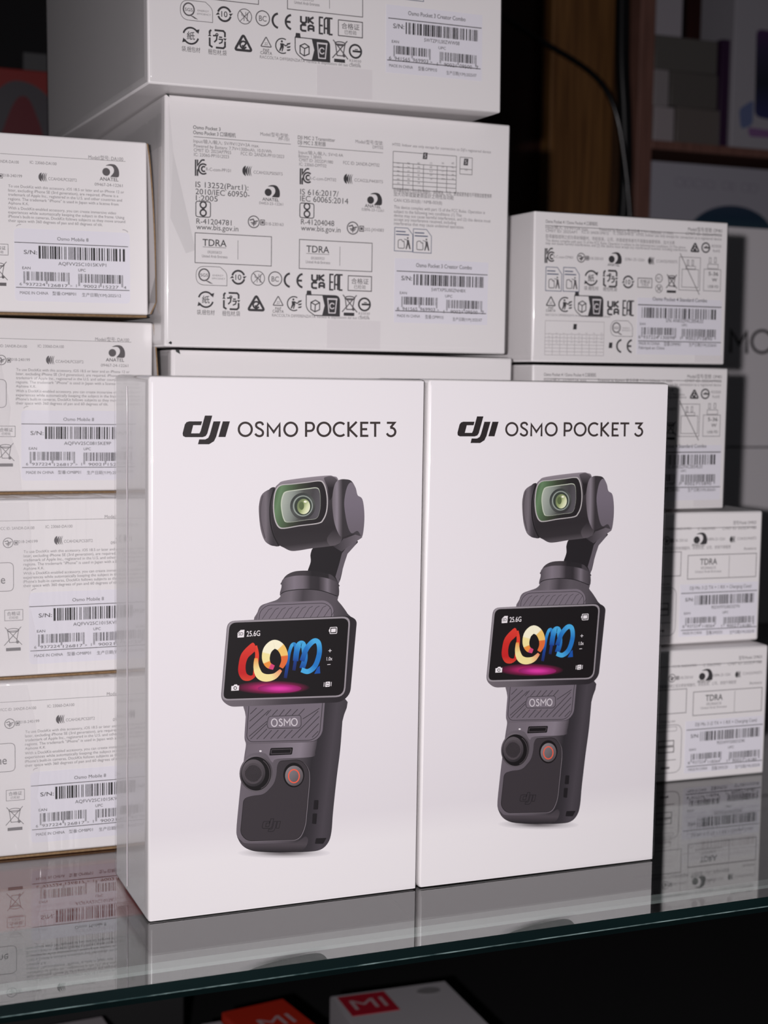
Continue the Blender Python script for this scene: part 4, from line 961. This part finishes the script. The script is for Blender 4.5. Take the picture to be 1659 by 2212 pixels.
PA = dict(text=[('Osmo Pocket 4 Standard Combo', 932, 1275, 610, 20, .015), ('S/N: ANK0ZPAC0054L03', 1015, 1250, 746, 20, 0), ('EAN', 852, 886, 764, 13, .01), ('UPC', 1115, 1150, 772, 13, .01),
                ('6', 842, 854, 848, 18, 0), ('937224', 872, 966, 850, 18, 0), ('130098', 984, 1070, 853, 18, 0), ('1', 1106, 1112, 857, 18, 0), ('90021', 1138, 1214, 858, 18, 0), ('15890', 1232, 1306, 860, 18, 0),
                ('MADE IN CHINA', 845, 976, 888, 16, .02), ('型番:OP4M01', 1003, 1108, 894, 18, .02), ('生产日期(Y/M):2026/01', 1160, 1332, 898, 16, .02), ('Fabriqué en Chine', 845, 1006, 915, 16, .01)],
          rules=[(840, 1365, 636, 5), (840, 1362, 864, 4)], code=(865, 1335, 652, 718), ean=('6937224130098', 862, 1080, 778, 824, 840), upc=('0190021158900', 1116, 1330, 788, 836, 850))
def mic_print():
    I = Ink(cM[1]).view(*V8); I.lay = 1; I.col = GREY
    def rule(x0, y0, x1, w=4):
        b = I.uv(x1, y0); I.line([(max(.004, I.uv(x0, y0)[0]), b[1]), b], w * I.scale(x1, y0), uvspace=True)
    I.text('型号/Model: DMR03', 722, 905, 276, 22, MID, .01); rule(-200, 287, 905)
    I.text('FCC ID: 2ANDR-DMR03', 195, 385, 343, 20); I.text('IC: 23060-DMR03', 440, 578, 332, 20); I.text('CMIIT ID: 2025DP1980', 635, 905, 322, 20); I.text('018-250163', 242, 356, 432, 20); I.text('03896-25-12261', 515, 655, 412, 20); I.text('CCAH25LP4430T5', 752, 905, 398, 20)
    I.text('取得審驗證明之低功率射頻器材，非經核准，公司、商號不得變更', 60, 700, 508, 20); I.text('Accessory', 806, 906, 474, 20, MID)
    I.col = MID; giteki(I, 190, 424, 27, 5); I.col = INK; ncc(I, 718, 394, 26); anatel(I, 430, 410, 25); I.text('ANATEL', 390, 496, 462, 20, None, .03)
    I.rect(-240, 545, 306, 738, GREY, 5); I.rect(362, 535, 906, 722, GREY, 5); I.text('TDRA', 456, 592, 606, 44, None, .02); I.col = GREY; I.text('ER20060/25', 465, 582, 640, 18); I.text('United Arab Emirates', 418, 625, 672, 18); I.ls(688, 610, [(0, 75), (0, -75)], 3)
    I.text('Charging case', 95, 215, 782, 18); I.rect(-120, 820, 268, 1205, None, 4, 60); I.rect(60, 822, 228, 856, None, 3, 12)
    I.col = MID; I.rect(80, 930, 204, 970, None, 6); I.rect(80, 980, 204, 1022, None, 6); I.ls(150, 1078, [(-70, 0), (70, 0)], 4); I.ls(140, 1140, [(-40, 0), (30, 0)], 14, GREY)
    return I.build('regulatory_print')
PM = dict(text=[('DJI Mic 3 (2 TX + 1 RX + Charging Case)', 375, 864, 806, 24, .02), ('S/N:', 338, 404, 900, 26, .03), ('EAN', 328, 378, 1004, 17, .01), ('UPC', 635, 682, 984, 17, .01),
                ('6', 316, 330, 1110, 22, 0), ('937224', 352, 455, 1108, 22, 0), ('118264', 475, 570, 1102, 22, 0), ('1', 626, 634, 1094, 22, 0), ('90021', 668, 756, 1092, 22, 0), ('14180', 778, 862, 1086, 22, 0),
                ('MADE IN CHINA', 318, 470, 1164, 20, .02), ('型番:DM3C01', 505, 632, 1154, 22, .02), ('生产日期(Y/M):2025/09', 692, 886, 1142, 20, .02)],
          rules=[(305, 910, 838, 5), (305, 905, 1130, 5)], code=(416, 896, 850, 925), ean=('6937224118264', 340, 582, 1028, 1076, 1094), upc=('0190021141803', 644, 886, 1012, 1065, 1082))
ME_STD = standard_print(); ME_STDB = sticker_print(cA[0], V6, PA, 21); ME_STDS = sticker_mesh(cA[0], 838, 590, 1370, 948, V6); ME_ASEAL = seal_mesh(cA[0], V6, 1195, 952, 1372, 1000)
ME_MIC = mic_print(); ME_MICB = sticker_print(cM[1], V8, PM, 31); ME_MICS = sticker_mesh(cM[1], 298, 768, 916, 1182, V8)
for i, c in enumerate(cA):
    r = thing('standard_carton', ['small white standard carton on top of the right-hand pile, whole barcode sticker showing', 'small white standard carton lying on the microphone cartons'][i], 'box', c.loc, c.rot, 'small standard cartons')
    carton_body(r, c.w, c.h, AD, .0008); film(r, c.w, c.h, AD, FILM, .0010, .0030)
    link('regulatory_print', ME_STD, None, r)
    st = link('barcode_sticker', ME_STDS, STICK if not ME_STDS.materials else None, r); link('barcode_print', ME_STDB, None, st)
    link('seal_tape', ME_ASEAL, SEAL if not ME_ASEAL.materials else None, r)
for i, c in enumerate(cM):
    r = thing('microphone_carton', ['white microphone carton stacked under the small standard cartons', 'white microphone carton standing on the glass, lowest of its pile'][i], 'box', c.loc, c.rot, 'microphone cartons')
    carton_body(r, c.w, c.h, MD, .0012)
    link('regulatory_print', ME_MIC, None, r)
    st = link('barcode_sticker', ME_MICS, STICK if not ME_MICS.materials else None, r); link('barcode_print', ME_MICB, None, st)
    link('serial_number_print', serial(cM[1], ('9SDXM7G0023Z7N', '9SDXM7G0023Z4K')[i], 546, 770, 950, V8, 22), None, st)

# ------------------------------------------------------------------ pale boxes behind the right pile
PB = mat('pale_grey_card', (212, 208, 211), 0.5)
GYB = 0.50
_x = at_y(1470, 700, GYB).x; _z = at_y(1620, 965, GYB).z; _t = at_y(1600, 491, GYB).z
cG = Carton((_x, GYB, _z), 0, 0, 0.26, _t - _z)
r = thing('gimbal_box', 'pale grey box with black lettering behind the right-hand pile, upper of two', 'box', cG.loc, cG.rot, 'pale grey boxes behind the right pile')
carton_body(r, cG.w, cG.h, 0.1, .0008, PB)
I = Ink(cG); I.lay = 2; k = lin((40, 38, 40))
I.line(ell(1646, 738, 22, 24, 28), 6, k, closed=True); I.line([(1578, 762), (1579, 714), (1597, 744), (1613, 717), (1613, 764)], 6, k)
I.line(ell(1440, 728, 22, 24, 28), 6, k, closed=True); I.line(spline([(1510, 715), (1500, 706), (1488, 711), (1488, 724), (1502, 734), (1510, 745), (1500, 756), (1486, 750)], False, 4), 6, k)
I.build('title_lettering', r)['kind'] = 'stuff'
r = thing('gimbal_box', 'pale grey box behind the right-hand pile, lower of two', 'box', (_x, GYB, 0.0), (0, 0, 0), 'pale grey boxes behind the right pile')
carton_body(r, 0.26, _z - .001, 0.1, .0008, PB)

# ------------------------------------------------------------------ background cabinet
WOODP = mat('wood_panel_brown', (119, 83, 45), 0.45, noise=(6, (83, 53, 27), 0.9, (40, 1, 1.5)))
WOODR = mat('wood_frame_red', (119, 83, 73), 0.5, noise=(8, (94, 64, 56), 0.8, (30, 1, 2)))
WOODD = mat('wood_dark', (52, 22, 16), 0.4, noise=(8, (34, 14, 10), 0.8, (30, 1, 2)))
BLACKM = mat('matt_black', (12, 12, 14), 0.7)
def pbox(name, px0, px1, pz0, pz1, Y0, Y1, m, parent=None, bev=.0006, ref=None):
    """block whose front face at depth Y0 spans the traced pixels (left, right, top, bottom)"""
    cy = (pz0 + pz1) / 2; cx = (px0 + px1) / 2
    a = at_y(px0, cy, Y0); b = at_y(px1, cy, Y0); t = at_y(px0, pz0, Y0); q = at_y(px0, pz1, Y0)
    return link(name, boxmesh(name, a.x, b.x, Y0, Y1, q.z, t.z, bev), m, parent)
CYB = 0.75
zb = at_y(1413, 321, CYB).z; zt = at_y(1413, 302, CYB).z
xl = at_y(1380, 200, CYB).x; xr = at_y(1412, 200, CYB).x
FLOORZ = -0.262
cab = thing('wooden_cabinet', 'brown wooden shelf cabinet in the dim background', 'cabinet', (xl, CYB, FLOORZ))
def cpart(name, x0, x1, y0, y1, z0, z1, m): 
    return link(name, boxmesh(name, x0 - xl, x1 - xl, y0 - CYB, y1 - CYB, z0 - FLOORZ, z1 - FLOORZ, .001), m, cab)
cpart('side_post', xl, xr, CYB, CYB + .02, FLOORZ, 0.75, WOODR)
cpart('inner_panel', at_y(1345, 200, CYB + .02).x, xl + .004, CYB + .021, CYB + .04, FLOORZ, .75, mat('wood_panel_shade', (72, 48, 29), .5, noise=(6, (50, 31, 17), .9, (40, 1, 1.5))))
cpart('wood_panel', at_y(1190, 200, CYB + .05).x, at_y(1348, 200, CYB + .05).x, CYB + .05, CYB + .07, FLOORZ, .75, WOODP)
cpart('dark_panel', at_y(1010, 200, CYB + .08).x, at_y(1192, 200, CYB + .08).x, CYB + .08, CYB + .1, FLOORZ, .75, WOODD)
def plank(name, label, x0, x1, y0, y1, z0, z1, m):
    o = link(name, boxmesh(name, 0, x1 - x0, 0, y1 - y0, 0, z1 - z0, .0008), m); o.location = (x0, y0, z0)
    return tag(o, label, 'shelf' if 'shelf' in name else 'panel')
plank('cabinet_shelf', 'brown wooden shelf board under the phone box in the background cabinet', xr, xr + .5, CYB, CYB + .2, zb, zt, WOODR)
zl = at_y(1413, 800, CYB).z
plank('cabinet_shelf', 'brown wooden shelf board carrying the large pale dome box', xr, xr + .5, CYB, CYB + .2, zl - .012, zl, WOODR)
plank('wood_panel_board', 'dark wooden back panel behind the goods in the cabinet', xl, xr + .5, CYB + .2, CYB + .21, FLOORZ, .75, WOODD)
# goods on the cabinet shelves
GG = 'boxes on the cabinet shelf'
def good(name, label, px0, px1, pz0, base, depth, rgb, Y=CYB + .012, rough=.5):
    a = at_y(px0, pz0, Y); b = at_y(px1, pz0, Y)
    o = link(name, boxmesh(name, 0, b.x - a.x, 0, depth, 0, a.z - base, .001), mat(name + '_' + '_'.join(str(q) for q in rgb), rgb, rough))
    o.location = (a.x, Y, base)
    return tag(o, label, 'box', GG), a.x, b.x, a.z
o1, a, b, t1 = good('shelf_carton', 'dull grey carton at the bottom of the shelf stack behind the cabinet post', 1462, 1556, 230, zt, .12, (95, 88, 85))
o2, a, b, t2 = good('shelf_carton', 'dark grey carton lying on the dull grey carton on the cabinet shelf', 1450, 1552, 152, t1, .12, (83, 79, 76))
o3, a, b, t3 = good('shelf_carton', 'wide dark grey carton under the small white carton on the cabinet shelf', 1416, 1552, 74, t2, .12, (86, 83, 80))
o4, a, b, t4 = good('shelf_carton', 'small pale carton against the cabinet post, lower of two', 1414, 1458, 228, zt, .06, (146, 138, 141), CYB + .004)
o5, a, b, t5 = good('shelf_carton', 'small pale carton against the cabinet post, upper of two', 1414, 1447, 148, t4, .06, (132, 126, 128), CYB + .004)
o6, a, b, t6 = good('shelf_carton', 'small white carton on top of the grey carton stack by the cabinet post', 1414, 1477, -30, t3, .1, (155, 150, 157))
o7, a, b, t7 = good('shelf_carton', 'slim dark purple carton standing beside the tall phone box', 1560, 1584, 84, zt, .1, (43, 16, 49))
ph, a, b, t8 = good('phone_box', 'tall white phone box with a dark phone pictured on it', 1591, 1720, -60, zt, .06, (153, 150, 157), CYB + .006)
I = Ink(Carton((a, CYB + .006, zt), 0, 0, b - a, .2)); I.lay = 6
I.poly(roundpoly([(1634, 62), (1712, 74), (1712, 268), (1630, 252)], 14), grad=(0, 1, [(60, (71, 39, 83)), (110, (48, 42, 68)), (180, (30, 33, 45)), (250, (45, 46, 89))]))
I.poly(roundpoly([(1596, 235), (1628, 215), (1626, 270), (1600, 280)], 10), lin((95, 105, 141))); I.poly(roundpoly([(1615, 275), (1690, 285), (1690, 300), (1618, 295)], 6), lin((122, 88, 132)))
I.build('phone_picture', ph)
zbox = at_y(1413, 347, CYB + .01).z
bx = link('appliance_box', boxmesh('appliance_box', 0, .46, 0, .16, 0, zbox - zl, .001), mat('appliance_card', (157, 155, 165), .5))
bx.location = (xr + .002, CYB + .01, zl); tag(bx, 'large pale box with a dark blue dome pictured, under the cabinet shelf board', 'box')
I = Ink(Carton(bx.location, 0, 0, .46, .2)); I.lay = 5
I.poly(ell(1577, 520, 96, 76, 48), grad=(0, 1, [(440, (46, 60, 80)), (470, (34, 54, 74)), (500, (44, 70, 82)), (560, (30, 44, 52))]))
I.build('dome_picture', bx)
I = Ink(Carton(bx.location, 0, 0, .46, .2)); I.lay = 5
for q, (x, s_) in enumerate(((1468, 9), (1488, 7), (1510, 9), (1534, 8), (1568, 7), (1582, 4), (1610, 8), (1628, 8))): I.line(roundpoly([(x - s_, 384 + q * 2), (x + s_, 385 + q * 2), (x + s_, 402 + q * 2), (x - s_, 401 + q * 2)], 5), 3, lin((146, 142, 154)), closed=True)
I.build('faint_lettering', bx)
# cables
CABM = mat('cable_black', (10, 10, 12), 0.25)
pts = [at_y(x, y_, CYB - .03) for x, y_ in ((1060, 10), (1110, 55), (1180, 95), (1250, 135), (1300, 175), (1332, 235), (1346, 320), (1356, 400), (1362, 480), (1368, 620), (1372, 900))]
tag(tube('power_cable', pts, .0028, CABM), 'thick black cable curving down across the brown wood panel', 'cable')
pts = [at_y(x, y_, CYB - .022) for x, y_ in ((1344, -40), (1343, 60), (1342, 130), (1346, 200), (1350, 260), (1352, 420), (1340, 520), (1322, 700))]
tag(tube('power_cable', pts, .0065, mat('cable_sheath', (8, 8, 10), .3)), 'straight black cable hanging beside the cabinet post', 'cable')

# left background: dark shelf with red headset boxes
zs = at_y(60, 330, CYB).z
ls = thing('black_shelf', 'black shelf board carrying the red box in the dark background', 'shelf', (0.0, CYB, zs - .012))
link('shelf_board', boxmesh('shelf_board', -.45, .4, 0, .3, 0, .012, .0008), BLACKM, ls)
for x in (-.45, .39): link('upright', boxmesh('upright', x, x + .01, 0.28, .3, FLOORZ - zs + .012, 0, .0004), BLACKM, ls)
a = at_y(-60, 140, CYB + .03); b = at_y(150, 140, CYB + .03)
rb = link('headset_box', boxmesh('headset_box', 0, b.x - a.x, 0, .12, 0, a.z - zs, .001), mat('red_card', (129, 19, 14), .5)); rb.location = (a.x, CYB + .03, zs)
tag(rb, 'red box with a grey arch pictured on it, in the dark behind the accessory cartons', 'box')
I = Ink(Carton(rb.location, 0, 0, .2, .2)); I.lay = 4
I.poly(spline([(-40, 330), (-30, 230), (10, 182), (50, 176), (95, 200), (140, 260), (150, 330)], True, 5), lin((70, 66, 72)))
I.lay = 6; I.poly(spline([(-5, 340), (10, 270), (35, 215), (58, 210), (75, 240), (92, 290), (98, 340)], True, 5), lin((96, 8, 26)))
I.build('arch_picture', rb)
a2 = at_y(50, 112, CYB + .04); b2 = at_y(150, 112, CYB + .04)
gb = link('shelf_carton', boxmesh('shelf_carton', 0, b2.x - a2.x, 0, .1, 0, a2.z - a.z, .0006), mat('dark_grey_card', (72, 72, 74), .6)); gb.location = (a2.x, CYB + .04, a.z)
tag(gb, 'flat dark grey carton lying on the red box in the background', 'box')

# ------------------------------------------------------------------ under the glass
lo = link('lower_shelf', boxmesh('lower_shelf', -1.0, 1.3, -.05, 1.15, -.012, 0, .001), BLACKM); lo.location = (0, 0, FLOORZ)
tag(lo, 'black lower shelf board beneath the glass shelf', 'shelf')
for x in (-.74, .82):
    bk = link('shelf_bracket', boxmesh('shelf_bracket', 0, .02, -.04, .28, 0, -.006 - FLOORZ, .0006), BLACKM); bk.location = (x, 0, FLOORZ)
    tag(bk, 'black upright bracket under the glass shelf end ' + ('beside the accessory cartons' if x < 0 else 'beside the pale grey boxes'), 'bracket', 'brackets of the glass shelf')
def low_box(name, label, corner_l, corner_r, top, depth, m, yaw=None):
    a = at_z(*corner_l, top); b = at_z(*corner_r, top); d = (b - a); w = d.xy.length; yw = math.atan2(d.y, d.x)
    o = link(name, boxmesh(name, 0, w, -depth, 0, 0, top - FLOORZ, .001), m); o.location = (a.x, a.y, FLOORZ); o.rotation_euler = (0, 0, yw)
    return tag(o, label, 'box', 'phone boxes on the lower shelf'), w, top - FLOORZ
WL = mat('white_card_dimmed', (166, 163, 167), .5)  # white card, dim light under the shelf put into its colour; red, orange too
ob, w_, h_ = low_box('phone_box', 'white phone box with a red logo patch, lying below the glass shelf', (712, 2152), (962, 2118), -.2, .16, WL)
def patch(parent, name, x0, x1, y0, y1, h, m, word=None):
    p = link(name, boxmesh(name, x0, x1, y0, y1, h, h + .0004), m, parent)
    if word:
        V, Fc, wd = glyphs(word, .02); me = bpy.data.meshes.new('logo_lettering'); k = (x1 - x0) * .7 / wd; k2 = (y1 - y0) * .5 / .727
        me.from_pydata([(x0 + (x1 - x0) * .15 + x * k, y0 + (y1 - y0) * .25 + y_ * k2, h + .0006) for x, y_ in V], [], Fc)
        link('logo_lettering', me, mat('logo_white', (176, 150, 154), .5), p)
    return p
patch(ob, 'logo_patch', .004, .036, -.034, -.004, h_, mat('patch_red', (158, 20, 40), .5), 'MI')
lens_ = link('camera_print', extrude_profile('camera_print', ell(0, 0, .008, .005, 24), 0, .0004), mat('print_grey', (120, 118, 120), .5), ob)
lens_.rotation_euler = (math.radians(90), 0, 0); lens_.location = (w_ * .78, -.014, h_ + .0006)
ob, w_, h_ = low_box('phone_box', 'orange-red phone box with white lettering, lying below the glass shelf', (478, 2186), (612, 2156), -.2, .15, mat('orange_card', (176, 40, 20), .5))
V, Fc, wd = glyphs('MI', .02); me = bpy.data.meshes.new('logo_lettering'); k = w_ * .5 / wd
me.from_pydata([(w_ * .3 + x * k, -.036 + y_ * k * .8, h_ + .0003) for x, y_ in V], [], Fc); link('logo_lettering', me, mat('logo_white', (176, 150, 154), .5), ob)
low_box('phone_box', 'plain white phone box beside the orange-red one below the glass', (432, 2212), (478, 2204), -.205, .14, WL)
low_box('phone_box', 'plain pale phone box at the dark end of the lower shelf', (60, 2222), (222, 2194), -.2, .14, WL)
# red carton lying on a black carton below the glass, behind the accessory cartons
a = at_y(-80, 1985, .41); b = at_y(330, 1985, .41); t = at_y(150, 1866, .41); q = at_y(150, 1996, .41)
bc = link('black_carton', boxmesh('black_carton', 0, b.x - a.x + .02, 0, .09, 0, q.z - FLOORZ, .001), BLACKM); bc.location = (a.x, .405, FLOORZ)
tag(bc, 'black carton standing on the lower shelf under the red carton', 'box')
rc = link('red_carton', boxmesh('red_carton', 0, b.x - a.x, 0, .08, 0, t.z - q.z, .001), mat('red_lower_card', (226, 52, 46), .5)); rc.location = (a.x, .41, q.z)
tag(rc, 'red carton on top of a black one, seen through the glass', 'box')

# ------------------------------------------------------------------ room behind
wl = link('wall_back', boxmesh('wall_back', -1.2, 2.2, 1.16, 1.2, FLOORZ - .3, 1.3), mat('dark_wall', (26, 24, 28), .8, noise=(4, (18, 17, 20), .7, (1, 1, 1)))); wl['kind'] = 'structure'
fr_ = link('floor', boxmesh('floor', -1.2, 2.2, -2.5, 1.2, FLOORZ - .34, FLOORZ - .3), mat('dark_floor', (40, 38, 38), .7, noise=(12, (30, 29, 29), .7, (1, 1, 1)))); fr_['kind'] = 'structure'
